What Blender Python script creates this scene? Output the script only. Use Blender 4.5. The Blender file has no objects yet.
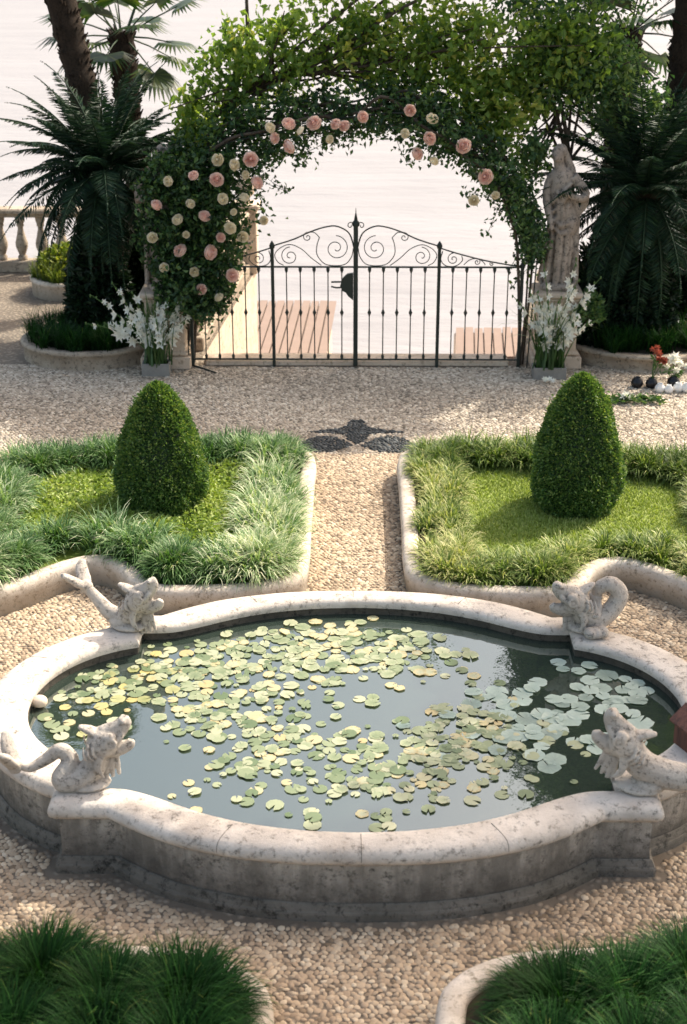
import bpy, math, random
import numpy as np
from mathutils import Vector
R = np.random.default_rng(11)
random.seed(11)
sc = bpy.context.scene
COL = sc.collection
PI = math.pi

# ------------------------------------------------------------------ helpers
class MB:
    """collects shapes that become ONE mesh"""
    def __init__(s): s.v=[]; s.f=[]; s.var=[]; s.n=0
    def add(s, v, faces, mat=0, var=0.5, smooth=True):
        v=np.asarray(v,float).reshape(-1,3)
        s.v.append(v)
        va=np.empty(len(v)); va[:]=var; s.var.append(va)
        if isinstance(faces,np.ndarray): groups=[faces]
        else:
            d={}
            for f in faces: d.setdefault(len(f),[]).append(f)
            groups=[np.array(x) for x in d.values()]
        for g in groups:
            if len(g): s.f.append((g+s.n,mat,smooth))
        s.n+=len(v); return s
    def mesh(s,name):
        me=bpy.data.meshes.new(name)
        V=np.concatenate(s.v); me.vertices.add(len(V)); me.vertices.foreach_set('co',V.ravel())
        loops=np.concatenate([g.ravel() for g,_,_ in s.f])
        tot=np.concatenate([np.full(len(g),g.shape[1]) for g,_,_ in s.f])
        st=np.concatenate([[0],np.cumsum(tot)[:-1]])
        mi=np.concatenate([np.full(len(g),m) for g,m,_ in s.f])
        sm=np.concatenate([np.full(len(g),x) for g,_,x in s.f])
        me.loops.add(len(loops)); me.loops.foreach_set('vertex_index',loops.astype(np.int32))
        me.polygons.add(len(tot)); me.polygons.foreach_set('loop_start',st.astype(np.int32))
        me.polygons.foreach_set('loop_total',tot.astype(np.int32))
        me.polygons.foreach_set('material_index',mi.astype(np.int32))
        me.polygons.foreach_set('use_smooth',sm.astype(bool))
        a=me.attributes.new('var','FLOAT','POINT'); a.data.foreach_set('value',np.concatenate(s.var))
        me.update(calc_edges=True); me.validate(); return me
    def build(s,name,mats,parent=None,loc=None):
        o=bpy.data.objects.new(name,s.mesh(name)); COL.objects.link(o)
        for m in (mats if isinstance(mats,(list,tuple)) else [mats]): o.data.materials.append(m)
        if parent is not None: o.parent=parent
        if loc is not None: o.location=loc
        return o
def tag(o,label=None,cat=None,group=None,kind=None):
    if label: o['label']=label
    if cat: o['category']=cat
    if group: o['group']=group
    if kind: o['kind']=kind
    return o
def thing(name,label,cat,loc=(0,0,0),rz=0,group=None):
    o=bpy.data.objects.new(name,None); COL.objects.link(o); o.location=loc; o.rotation_euler=(0,0,rz)
    o.empty_display_size=.1
    return tag(o,label,cat,group)
def dup(root,loc,rz=0,scale=None,label=None,group=None):
    r=root.copy(); COL.objects.link(r); r.location=loc; r.rotation_euler=(0,0,rz)
    if scale: r.scale=scale
    if label: r['label']=label
    if group: r['group']=group
    for ch in list(root.children):
        c=ch.copy(); COL.objects.link(c); c.parent=r
        for g in list(ch.children):
            d=g.copy(); COL.objects.link(d); d.parent=c
    return r
def box(mb,c,s,mat=0,bev=.012,var=.5):
    x,y,z=[q/2 for q in s]; b=min(bev,x*.9,y*.9,z*.9)
    V=[];F=[]
    lv=[(-z,b),(-z+b,0),(z-b,0),(z,b)]
    for zz,o in lv:
        X,Y=x-o,y-o
        k=b if o==0 else b
        V+=[(-X+k,-Y,zz),(X-k,-Y,zz),(X,-Y+k,zz),(X,Y-k,zz),(X-k,Y,zz),(-X+k,Y,zz),(-X,Y-k,zz),(-X,-Y+k,zz)]
    for l in range(3):
        for i in range(8): F.append((l*8+i,l*8+(i+1)%8,l*8+8+(i+1)%8,l*8+8+i))
    V=np.array(V)+np.array(c)
    mb.add(V,F+[tuple(range(24,32)),tuple(range(7,-1,-1))],mat,var,smooth=False)
def frames(P):
    P=np.asarray(P,float); T=np.gradient(P,axis=0); T/=np.linalg.norm(T,axis=1)[:,None]+1e-9
    ref=np.array([0,0,1.]) if abs(T[0][2])<.9 else np.array([0,1.,0])
    N=np.zeros_like(P); n=np.cross(T[0],ref); n/=np.linalg.norm(n); N[0]=n
    for i in range(1,len(P)):
        n=N[i-1]-T[i]*np.dot(N[i-1],T[i]); N[i]=n/(np.linalg.norm(n)+1e-9)
    return T,N,np.cross(T,N)
def tube(mb,P,r,seg=8,mat=0,var=.5,ry=None,cap=True):
    P=np.asarray(P,float); n=len(P); r=np.broadcast_to(np.asarray(r,float),(n,)); ry=r if ry is None else np.broadcast_to(np.asarray(ry,float),(n,))
    T,N,B=frames(P); a=np.arange(seg)*2*PI/seg
    V=P[:,None]+N[:,None]*(np.cos(a)[None,:,None]*r[:,None,None])+B[:,None]*(np.sin(a)[None,:,None]*ry[:,None,None])
    i=np.arange(n-1)[:,None]*seg; j=np.arange(seg)[None]; k=(j+1)%seg
    F=np.stack([i+j,i+k,i+seg+k,i+seg+j],-1).reshape(-1,4)
    mb.add(V.reshape(-1,3),F,mat,var)
    if cap:
        mb.add(V[0],[tuple(range(seg))[::-1]],mat,var); mb.add(V[-1],[tuple(range(seg))],mat,var)
def lathe(mb,prof,c=(0,0,0),seg=24,mat=0,var=.5,sx=1,sy=1):
    a=np.arange(seg)*2*PI/seg; pr=np.array(prof,float); n=len(pr)
    V=np.stack([pr[:,0,None]*np.cos(a)*sx,pr[:,0,None]*np.sin(a)*sy,np.repeat(pr[:,1,None],seg,1)],-1)+np.array(c)
    i=np.arange(n-1)[:,None]*seg; j=np.arange(seg)[None]; k=(j+1)%seg
    F=np.stack([i+j,i+k,i+seg+k,i+seg+j],-1).reshape(-1,4)
    mb.add(V.reshape(-1,3),F,mat,var)
    mb.add(V[-1],[tuple(range(seg))],mat,var,smooth=False); mb.add(V[0],[tuple(range(seg))[::-1]],mat,var,smooth=False)
def ell(mb,c,s,rot=(0,0,0),mat=0,var=.5,seg=14,rings=9):
    from mathutils import Euler
    M=np.array(Euler(rot).to_matrix())
    t=np.linspace(.0,PI,rings+1); t[0]=.06; t[-1]=PI-.06
    a=np.arange(seg)*2*PI/seg
    V=np.stack([np.sin(t)[:,None]*np.cos(a),np.sin(t)[:,None]*np.sin(a),-np.repeat(np.cos(t)[:,None],seg,1)],-1).reshape(-1,3)*np.array(s)
    V=V@M.T+np.array(c); n=rings+1
    i=np.arange(n-1)[:,None]*seg; j=np.arange(seg)[None]; k=(j+1)%seg
    F=np.stack([i+j,i+k,i+seg+k,i+seg+j],-1).reshape(-1,4)
    mb.add(V,F,mat,var); mb.add(V[:seg],[tuple(range(seg))[::-1]],mat,var); mb.add(V[-seg:],[tuple(range(seg))],mat,var)
def cr(pts,n=8,closed=False):
    """catmull-rom through points"""
    p=np.asarray(pts,float); out=[]
    m=len(p); rng=range(m if closed else m-1)
    for i in rng:
        g=lambda k: p[k%m] if closed else p[min(max(k,0),m-1)]
        a,b,c,d=g(i-1),g(i),g(i+1),g(i+2)
        for t in np.linspace(0,1,n,endpoint=False):
            out.append(.5*((2*b)+(c-a)*t+(2*a-5*b+4*c-d)*t*t+(3*b-a-3*c+d)*t**3))
    if not closed: out.append(p[-1])
    return np.array(out)
def unit(v): return v/(np.linalg.norm(v,axis=-1,keepdims=True)+1e-9)
def leaves(mb,P,D,L,W,mat=0,var=None,fold=.25,up=None):
    """kite shaped folded leaves: P base points, D directions"""
    n=len(P); D=unit(D); r=R.normal(size=(n,3)) if up is None else up+R.normal(size=(n,3))*.5
    S=unit(np.cross(D,r)); Nn=np.cross(S,D)
    L=np.broadcast_to(L,(n,))[:,None]; W=np.broadcast_to(W,(n,))[:,None]
    m=P+D*L*.45
    V=np.stack([P,m+S*W*.5+Nn*W*fold,P+D*L-Nn*L*.12,m-S*W*.5+Nn*W*fold],1).reshape(-1,3)
    b=np.arange(n)[:,None]*4
    F=np.concatenate([b+np.array([[0,1,2]]),b+np.array([[0,2,3]])])
    if var is None: var=R.random(n)
    mb.add(V,F,mat,np.repeat(np.broadcast_to(var,(n,)),4),smooth=False)
def blades(mb,P,az,L,W,lean,mat=0,var=None,droop=1.,seg=4):
    """arching grass blades"""
    n=len(P); L=np.broadcast_to(L,(n,)); lean=np.broadcast_to(lean,(n,)); W=np.broadcast_to(W,(n,))
    H=np.stack([np.cos(az),np.sin(az),np.zeros(n)],1); S=np.stack([-np.sin(az),np.cos(az),np.zeros(n)],1)
    p=P.copy(); ang=lean*.35; V=[]; vv=[]
    if var is None: var=R.random(n)
    for k in range(seg+1):
        w=W*(1-(k/seg)**1.6*.92)*.5
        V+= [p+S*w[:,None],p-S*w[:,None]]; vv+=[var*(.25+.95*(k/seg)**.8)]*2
        st=L/seg
        p=p+H*(np.sin(ang)*st)[:,None]+np.array([0,0,1.])*(np.cos(ang)*st)[:,None]
        ang=ang+lean*.55*droop*(k+1)/seg*1.2
    V=np.stack(V,1); m=V.shape[1]; b=np.arange(n)[:,None]*m
    F=np.concatenate([b+np.array([[2*k,2*k+1,2*k+3,2*k+2]]) for k in range(seg)])
    mb.add(V.reshape(-1,3),F,mat,np.stack(vv,1).ravel())
def inpoly(x,y,poly):
    c=np.zeros(len(x),bool); n=len(poly)
    for i in range(n):
        x1,y1=poly[i]; x2,y2=poly[i-1]
        if y1==y2: continue
        k=((y1>y)!=(y2>y))&(x<(x2-x1)*(y-y1)/(y2-y1)+x1); c^=k
    return c
def polyoffset(poly,d):
    p=np.asarray(poly); t=np.roll(p,-1,0)-np.roll(p,1,0); t=unit(t)
    nrm=np.stack([-t[:,1],t[:,0]],1)
    ar=np.sum(p[:,0]*np.roll(p[:,1],-1)-np.roll(p[:,0],-1)*p[:,1])
    return p+nrm*d*(1 if ar>0 else -1)        # positive = inward
def loft(mb,rings,mat=0,var=.5,closed=True,smooth=True):
    n=len(rings[0]); V=np.concatenate(rings); F=[]
    j=np.arange(n if closed else n-1); k=(j+1)%n
    F=np.concatenate([np.stack([i*n+j,i*n+k,(i+1)*n+k,(i+1)*n+j],1) for i in range(len(rings)-1)])
    mb.add(V,F,mat,var,smooth=smooth)
def fuse(mb,name,mats,voxel,parent=None,smooth_it=4,disp=0,dscale=.1):
    """join all collected shapes of a carving into one continuous surface"""
    o=mb.build(name,mats,parent)
    m=o.modifiers.new('r','REMESH'); m.mode='VOXEL'; m.voxel_size=voxel; m.use_smooth_shade=True
    m=o.modifiers.new('s','SMOOTH'); m.iterations=smooth_it; m.factor=.5
    if disp:
        t=bpy.data.textures.new(name+'_t','CLOUDS'); t.noise_scale=dscale
        d=o.modifiers.new('d','DISPLACE'); d.texture=t; d.strength=disp; d.mid_level=.5
    dg=bpy.context.evaluated_depsgraph_get(); dg.update()
    me=bpy.data.meshes.new_from_object(o.evaluated_get(dg)); o.modifiers.clear(); o.data=me
    if not me.materials:
        for q in (mats if isinstance(mats,(list,tuple)) else [mats]): me.materials.append(q)
    return o

# ------------------------------------------------------------------ materials
def nm(name):
    m=bpy.data.materials.new(name); m.use_nodes=True; nt=m.node_tree; b=nt.nodes['Principled BSDF']; return m,nt,b
def N(nt,t,**k):
    n=nt.nodes.new(t)
    for a,v in k.items():
        if a in n.inputs: n.inputs[a].default_value=v
        else: setattr(n,a,v)
    return n
def ramp(nt,src,stops):
    r=nt.nodes.new('ShaderNodeValToRGB'); e=r.color_ramp.elements
    while len(e)<len(stops): e.new(.5)
    for x,(p,c) in zip(e,stops): x.position=p; x.color=(*c,1)
    nt.links.new(src,r.inputs[0]); return r.outputs[0]
def g(v): return (v,v,v)
def mix(nt,f,a,b,mode='MIX'):
    n=nt.nodes.new('ShaderNodeMix'); n.data_type='RGBA'; n.blend_type=mode
    for i,x in ((0,f),(6,a),(7,b)):
        if isinstance(x,bpy.types.NodeSocket): nt.links.new(x,n.inputs[i])
        elif i==0: n.inputs[0].default_value=x
        else: n.inputs[i].default_value=(*x,1)
    return n.outputs[2]
def noise(nt,scale,detail=6,rough=.6,stretch=None):
    tc=N(nt,'ShaderNodeNewGeometry'); src=tc.outputs['Position']
    if stretch:
        mp=N(nt,'ShaderNodeMapping'); mp.inputs['Scale'].default_value=stretch; nt.links.new(src,mp.inputs[0]); src=mp.outputs[0]
    n=N(nt,'ShaderNodeTexNoise',Scale=scale,Detail=detail,Roughness=rough); nt.links.new(src,n.inputs['Vector']); return n.outputs[0]
def bump(nt,b,h,s,d):
    n=N(nt,'ShaderNodeBump',Strength=s,Distance=d); nt.links.new(h,n.inputs['Height']); nt.links.new(n.outputs[0],b.inputs['Normal'])
def leafmat(name,stops,trans=.35,rough=.5,spec=.3,tcol=(1.25,1.3,.55)):
    m,nt,b=nm(name); at=N(nt,'ShaderNodeAttribute',attribute_name='var')
    c=ramp(nt,at.outputs['Fac'],stops)
    nt.links.new(c,b.inputs['Base Color']); b.inputs['Roughness'].default_value=rough; b.inputs['Specular IOR Level'].default_value=spec
    t=N(nt,'ShaderNodeBsdfTranslucent'); nt.links.new(mix(nt,1,c,tcol,'MULTIPLY'),t.inputs[0])
    x=N(nt,'ShaderNodeMixShader'); x.inputs[0].default_value=trans
    nt.links.new(b.outputs[0],x.inputs[1]); nt.links.new(t.outputs[0],x.inputs[2])
    nt.links.new(x.outputs[0],nt.nodes['Material Output'].inputs[0]); return m
def stone(name,light,mid,dark,dirt=.5,zdirt=None,bs=.5,scale=1.,streak=False,crease_shade=0):
    m,nt,b=nm(name)
    c=mix(nt,ramp(nt,noise(nt,3.2*scale,8,.65),[(.35,g(0)),(.62,g(1))]),mid,light)
    sp=ramp(nt,noise(nt,19*scale,8,.75),[(.54-.07*dirt,g(0)),(.68-.06*dirt,g(1))])
    c=mix(nt,sp,c,dark)
    if streak:
        st=ramp(nt,noise(nt,5,6,.6,(1.6,1.6,.25)),[(.42,g(0)),(.62,g(1))])
        c=mix(nt,st,c,mix(nt,.45,mid,dark))
    if zdirt:
        gm=N(nt,'ShaderNodeNewGeometry'); s=N(nt,'ShaderNodeSeparateXYZ'); nt.links.new(gm.outputs['Position'],s.inputs[0])
        nz=noise(nt,7,8,.7)
        ad=N(nt,'ShaderNodeMath',operation='MULTIPLY_ADD'); nt.links.new(nz,ad.inputs[0]); ad.inputs[1].default_value=-zdirt[2]; nt.links.new(s.outputs[2],ad.inputs[2])
        mr=N(nt,'ShaderNodeMapRange'); mr.inputs[1].default_value=zdirt[0]; mr.inputs[2].default_value=zdirt[1]; mr.inputs[3].default_value=zdirt[3]; mr.inputs[4].default_value=0
        nt.links.new(ad.outputs[0],mr.inputs[0])
        c=mix(nt,mr.outputs[0],c,dark)
    if crease_shade:
        pg=N(nt,'ShaderNodeNewGeometry'); k=ramp(nt,pg.outputs['Pointiness'],[(.44,g(1-crease_shade)),(.50,g(.85)),(.56,g(1.))])  # shade painted into the creases, ridges kept lighter
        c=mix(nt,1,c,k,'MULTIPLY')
    nt.links.new(c,b.inputs['Base Color']); b.inputs['Roughness'].default_value=.9; b.inputs['Specular IOR Level'].default_value=.2
    bump(nt,b,noise(nt,45*scale,6,.7),bs,.02); return m
def plain(name,c,rough=.6,metal=0,var=.15,spec=.3):
    m,nt,b=nm(name)
    k=mix(nt,noise(nt,18,5,.6),tuple(x*(1-var) for x in c),tuple(min(1,x*(1+var)) for x in c))
    nt.links.new(k,b.inputs['Base Color']); b.inputs['Roughness'].default_value=rough; b.inputs['Metallic'].default_value=metal; b.inputs['Specular IOR Level'].default_value=spec
    return m
M={}
M['coping']=stone('coping_stone',(.64,.57,.495),(.46,.40,.34),(.17,.15,.125),.22,None,.45,1.,False)
M['pondwall']=stone('pond_wall_stone',(.54,.485,.41),(.42,.375,.315),(.075,.068,.056),.6,(-.16,.16,.50,.85),.6,1.,True)
M['plinth']=stone('plinth_stone',(.20,.18,.15),(.12,.11,.09),(.035,.033,.027),.5,None,.6)
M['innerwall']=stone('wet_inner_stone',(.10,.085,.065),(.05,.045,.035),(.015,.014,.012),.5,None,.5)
M['kerb']=stone('kerb_stone',(.64,.56,.47),(.46,.39,.31),(.20,.16,.11),.2,(-.02,.19,.06,.75),.4,1.2)
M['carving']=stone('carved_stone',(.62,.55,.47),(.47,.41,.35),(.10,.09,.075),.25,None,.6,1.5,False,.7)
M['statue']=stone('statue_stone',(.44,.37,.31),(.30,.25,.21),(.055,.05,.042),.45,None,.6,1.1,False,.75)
M['beige']=stone('beige_stone',(.66,.54,.42),(.52,.41,.31),(.22,.17,.12),.25,None,.35,.8)
M['balus']=stone('baluster_stone',(.42,.35,.27),(.30,.24,.18),(.10,.08,.06),.4,None,.4,1)
M['iron']=plain('wrought_iron',(.028,.036,.031),.5,.3)
M['box_wood']=plain('red_brown_wood',(.10,.038,.026),.6)
m,nt,b=nm('red_brown_planks'); c=mix(nt,ramp(nt,noise(nt,30,5,.6,(1,1,.12)),[(.35,g(0)),(.65,g(1))]),(.05,.02,.014),(.16,.062,.04))
nt.links.new(c,b.inputs['Base Color']); b.inputs['Roughness'].default_value=.75; bump(nt,b,noise(nt,60,4,.6,(1,1,.1)),.4,.01); M['box_wood']=m
M['dark']=plain('dark_hole',(.01,.008,.008),.8)
M['soil']=plain('soil',(.05,.04,.028),1,0,.4,.1)
M['darkglass']=plain('black_glaze',(.012,.012,.014),.25)
M['white']=plain('white_glaze',(.75,.73,.70),.4,0,.04)
M['greywood']=plain('weathered_zinc',(.22,.21,.19),.7,0,.3)
M['stem']=plain('green_stem',(.07,.13,.035),.6)
M['bark']=stone('palm_bark',(.045,.03,.02),(.026,.018,.012),(.008,.006,.005),.6,None,1,2)
M['treebark']=stone('tree_bark',(.10,.08,.06),(.06,.045,.035),(.02,.015,.012),.5,None,.8,1.5)
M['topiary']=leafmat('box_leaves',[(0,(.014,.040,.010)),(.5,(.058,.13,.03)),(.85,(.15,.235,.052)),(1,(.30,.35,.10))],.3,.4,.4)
M['liriope']=leafmat('variegated_grass',[(0,(.028,.075,.018)),(.35,(.085,.18,.05)),(.7,(.26,.37,.17)),(1,(.68,.68,.48))],.3,.5,.3)
M['liriope2']=leafmat('yellow_grass',[(0,(.035,.07,.012)),(.35,(.11,.18,.035)),(.7,(.29,.34,.10)),(1,(.60,.56,.27))],.3,.5,.3)
M['darkgrass']=leafmat('dark_grass',[(0,(.004,.016,.003)),(.5,(.016,.062,.012)),(.85,(.042,.125,.022)),(1,(.17,.21,.05))],.25,.55,.10)
M['cover']=leafmat('ground_cover_leaves',[(0,(.10,.16,.03)),(.5,(.28,.37,.08)),(1,(.54,.57,.22))],.3,.5,.3)
M['cover2']=leafmat('lawn_leaves',[(0,(.16,.21,.025)),(.5,(.29,.37,.085)),(1,(.54,.55,.20))],.3,.5,.3)
M['cycad']=leafmat('cycad_leaves',[(0,(.004,.014,.008)),(.6,(.013,.036,.017)),(1,(.034,.070,.030))],.12,.5,.18)
M['fan']=leafmat('fan_palm_leaves',[(0,(.008,.022,.008)),(.6,(.022,.055,.015)),(1,(.10,.13,.025))],.3,.4,.4)
M['rose']=leafmat('rose_leaves',[(0,(.010,.030,.012)),(.6,(.04,.095,.032)),(1,(.12,.20,.06))],.38,.4,.4)
M['vine']=leafmat('vine_leaves',[(0,(.06,.12,.025)),(.5,(.17,.27,.055)),(.85,(.28,.36,.085)),(1,(.44,.44,.12))],.55,.45,.3)
M['vine2']=leafmat('shrub_leaves',[(0,(.025,.07,.03)),(.5,(.085,.17,.07)),(1,(.22,.31,.12))],.5,.45,.4)
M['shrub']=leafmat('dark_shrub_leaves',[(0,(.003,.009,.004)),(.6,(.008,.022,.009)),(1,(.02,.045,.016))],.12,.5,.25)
M['yshrub']=leafmat('yellow_bush_leaves',[(0,(.03,.06,.01)),(.5,(.14,.19,.025)),(1,(.42,.42,.08))],.35,.5,.3)
M['gladleaf']=leafmat('sword_leaves',[(0,(.025,.06,.018)),(.6,(.07,.14,.04)),(1,(.20,.28,.10))],.3,.4,.4)
M['petalw']=leafmat('white_petals',[(0,(.80,.80,.70)),(1,(.95,.94,.88))],.4,.6,.2,(1,1,.95))
M['petalp']=leafmat('pink_petals',[(0,(.84,.54,.45)),(.6,(.95,.77,.69)),(1,(.96,.85,.78))],.42,.6,.2,(1,.9,.85))
M['petalc']=leafmat('cream_petals',[(0,(.78,.70,.50)),(.6,(.92,.86,.70)),(1,(.94,.90,.78))],.42,.6,.2,(1,.95,.85))
M['petalr']=leafmat('red_petals',[(0,(.28,.06,.035)),(1,(.42,.12,.07))],.3,.6,.2,(1,.8,.8))
M['pebble']=leafmat('tan_cobbles',[(0,(.19,.14,.092)),(.3,(.355,.265,.178)),(.7,(.45,.345,.235)),(1,(.57,.465,.335))],0,.75,.25)
M['pebble2']=leafmat('grey_pebbles',[(0,(.19,.155,.115)),(.3,(.37,.305,.23)),(.7,(.49,.41,.315)),(1,(.62,.54,.43))],0,.75,.25)
M['pebbled']=leafmat('dark_pebbles',[(0,(.018,.02,.02)),(.7,(.045,.05,.05)),(1,(.11,.115,.11))],0,.6,.3)
def padmat(name,stops):
    m=leafmat(name,stops,.12,.38,.5,(1.1,1.2,.5))
    nt=m.node_tree; b=nt.nodes['Principled BSDF']; bump(nt,b,noise(nt,30,4,.6),.25,.01); return m
M['pad']=padmat('lily_pad_pale',[(0,(.10,.145,.065)),(.5,(.25,.285,.16)),(.85,(.40,.405,.265)),(1,(.43,.34,.16))])
M['pad2']=padmat('lily_pad_yellow',[(0,(.18,.20,.07)),(.5,(.36,.35,.16)),(1,(.45,.37,.14))])
M['pad3']=padmat('lily_pad_sky_grey',[(0,(.16,.22,.19)),(.5,(.27,.35,.30)),(1,(.38,.46,.41))])  # open shade and bluish sky sheen put into the pad colour
def groundmat():
    m,nt,b=nm('pebble_ground'); gm=N(nt,'ShaderNodeNewGeometry')
    v=N(nt,'ShaderNodeTexVoronoi',Scale=19.); nt.links.new(gm.outputs['Position'],v.inputs['Vector'])
    c=ramp(nt,noise(nt,1.2,6,.6),[(.3,(.26,.205,.15)),(.7,(.40,.325,.24))])
    hs=ramp(nt,v.outputs['Distance'],[(.0,g(1)),(.55,g(.25))])
    nt.links.new(mix(nt,.75,c,hs,'MULTIPLY'),b.inputs['Base Color']); b.inputs['Roughness'].default_value=.95
    bump(nt,b,hs,.8,.03); return m
M['ground']=groundmat()
def watermat():
    m,nt,b=nm('pond_water'); b.inputs['Base Color'].default_value=(.026,.038,.030,1); b.inputs['Roughness'].default_value=.6
    b.inputs['Specular IOR Level'].default_value=0
    gl=N(nt,'ShaderNodeBsdfGlossy',Roughness=.02); gl.inputs[0].default_value=(.90,.96,.94,1)
    lw=N(nt,'ShaderNodeFresnel',IOR=2.7)
    x=N(nt,'ShaderNodeMixShader')
    nt.links.new(lw.outputs[0],x.inputs[0]); nt.links.new(b.outputs[0],x.inputs[1]); nt.links.new(gl.outputs[0],x.inputs[2])
    bn=N(nt,'ShaderNodeBump',Strength=.06,Distance=.02); nt.links.new(noise(nt,6,3,.5),bn.inputs['Height'])
    for q in (gl,lw): nt.links.new(bn.outputs[0],q.inputs['Normal'])
    nt.links.new(x.outputs[0],nt.nodes['Material Output'].inputs[0]); return m
M['water']=watermat()
def lakemat():
    m,nt,b=nm('hazy_lake'); k=noise(nt,.5,8,.65,(.25,1,1))
    nt.links.new(ramp(nt,k,[(.3,(.248,.240,.244)),(.7,(.288,.280,.284))]),b.inputs['Base Color'])  # pale base colour stands in for the bright sky's reflection
    b.inputs['Roughness'].default_value=.55; b.inputs['Specular IOR Level'].default_value=.08; bump(nt,b,noise(nt,1.1,6,.6,(.35,1,1)),.5,.3); return m
M['lake']=lakemat()
def plankmat():
    m,nt,b=nm('pink_stone_steps'); c=mix(nt,noise(nt,4,6,.6),(.19,.135,.105),(.25,.18,.145))
    nt.links.new(c,b.inputs['Base Color']); b.inputs['Roughness'].default_value=.9; return m
M['plank']=plankmat()

# ------------------------------------------------------------------ camera, light, world
cam=bpy.data.cameras.new('camera'); co=bpy.data.objects.new('camera',cam); COL.objects.link(co); sc.camera=co
cam.sensor_fit='VERTICAL'; cam.sensor_height=56; cam.sensor_width=42; cam.lens=80; cam.clip_end=20000
co.location=(0,-8.5,5.4); co.rotation_euler=(math.radians(90-22.7),0,math.radians(.55))
cam.dof.use_dof=True; cam.dof.focus_distance=12.0; cam.dof.aperture_fstop=3.6
AZ,EL=math.radians(50),math.radians(47)
sd=Vector((math.sin(AZ)*math.cos(EL),math.cos(AZ)*math.cos(EL),math.sin(EL)))
sl=bpy.data.lights.new('sun','SUN'); sl.energy=6.7; sl.angle=math.radians(.5); sl.color=(1,.945,.845)
so=bpy.data.objects.new('sun',sl); COL.objects.link(so); so.rotation_euler=sd.to_track_quat('Z','Y').to_euler(); so.location=(20,20,25)
w=bpy.data.worlds.new('World'); sc.world=w; w.use_nodes=True; nt=w.node_tree
sky=nt.nodes.new('ShaderNodeTexSky'); sky.sky_type='NISHITA'; sky.sun_disc=False; sky.sun_elevation=EL; sky.sun_rotation=AZ
sky.air_density=1.0; sky.dust_density=4.0; sky.ozone_density=1.0
bg=nt.nodes['Background']; wb=nt.nodes.new('ShaderNodeMix'); wb.data_type='RGBA'; wb.blend_type='MULTIPLY'; wb.inputs[0].default_value=1; wb.inputs[7].default_value=(1.10,1.0,.85,1); nt.links.new(sky.outputs[0],wb.inputs[6]); nt.links.new(wb.outputs[2],bg.inputs[0]); bg.inputs[1].default_value=.38
sc.view_settings.view_transform='Standard'; sc.view_settings.look='None'; sc.view_settings.exposure=0

# ------------------------------------------------------------------ ground, lake, steps
WELL=[(-1.78,9.42),(1.78,9.42),(1.78,14.35),(-1.78,14.35)]
mb=MB()
for q in ([(-60,-60),(60,-60),(60,9.42),(-60,9.42)],[(-60,9.42),(-1.98,9.42),(-1.60,14.35),(-60,14.35)],[(2.0,9.42),(60,9.42),(60,14.35),(2.85,14.35)]):
    mb.add([(x,y,0) for x,y in q],[(0,1,2,3)],smooth=False)
tag(mb.build('ground',M['ground']),kind='structure')
mb=MB()
mb.add([(-4000,14.1,-2.5),(4000,14.1,-2.5),(4000,9000,-2.5),(-4000,9000,-2.5)],[(0,1,2,3)],smooth=False)
mb.add([(-1.9,9.3,-2.5),(1.9,9.3,-2.5),(1.9,14.1,-2.5),(-1.9,14.1,-2.5)],[(0,1,2,3)],smooth=False)
tag(mb.build('lake',M['lake']),kind='structure')
t=thing('lake_wall','beige stone embankment wall dropping from the terrace to the lake behind the gate','wall')
mb=MB()
for V in ([(2.0,9.43),(2.2,9.43),(3.05,14.34),(2.85,14.34)],[(-2.18,9.43),(-1.98,9.43),(-1.60,14.34),(-1.80,14.34)]): mb.add([(x,y,-2.53) for x,y in V]+[(x,y,-.006) for x,y in V],[(4,5,6,7),(0,1,5,4),(1,2,6,5),(2,3,7,6),(3,0,4,7)],smooth=False)
box(mb,(.0,9.33,-1.27),(3.9,.18,2.52),0,.01)
mb.build('side_wall',M['beige'],t)
mb=MB()
for x in (-31.82,33.06): box(mb,(x,14.43,-1.26),(60,.16,2.5),0,.01)
mb.build('front_wall',M['beige'],t)
mb=MB(); box(mb,(0,9.32,.035),(3.8,.34,.07),0,.012)
tag(mb.build('threshold_step',M['beige']),'pale flat stone step running under the iron gate','step')
def jetty(x0,x1,y0,y1,z,label,shear):
    t=thing('jetty',label,'jetty',(0,0,0)); mb=MB(); n=max(4,int((x1-x0)/.16)); w=(x1-x0)/n
    for i in range(n):
        c=np.array([[x0+i*w+.012,y0],[x0+(i+1)*w-.012,y0],[x0+(i+1)*w-.012+shear,y1],[x0+i*w+.012+shear,y1]])
        q=R.normal()*.008
        lo=np.c_[c,np.full(4,z-.05)]; hi=np.c_[c,np.full(4,z+q)]
        mb.add(np.r_[lo,hi],[(4,5,6,7),(0,1,5,4),(1,2,6,5),(2,3,7,6),(3,0,4,7)],0,R.random(),smooth=False)
    mb.build('deck',M['plank'],t)
    mb=MB(); box(mb,((x0+x1)/2+shear/2,(y0+y1)/2,(z-.06-2.5)/2),(x1-x0-abs(shear)*.6,y1-y0-.1,2.4+z),0,.02); mb.build('base',M['beige'],t)
jetty(-2.1,-.5,14.45,18.2,-1.5,'left pinkish planked jetty seen through the gate bars',.12)
jetty(1.60,4.2,14.6,16.4,-1.5,'right pinkish planked jetty behind the gate and gladioli',.12)

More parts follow.
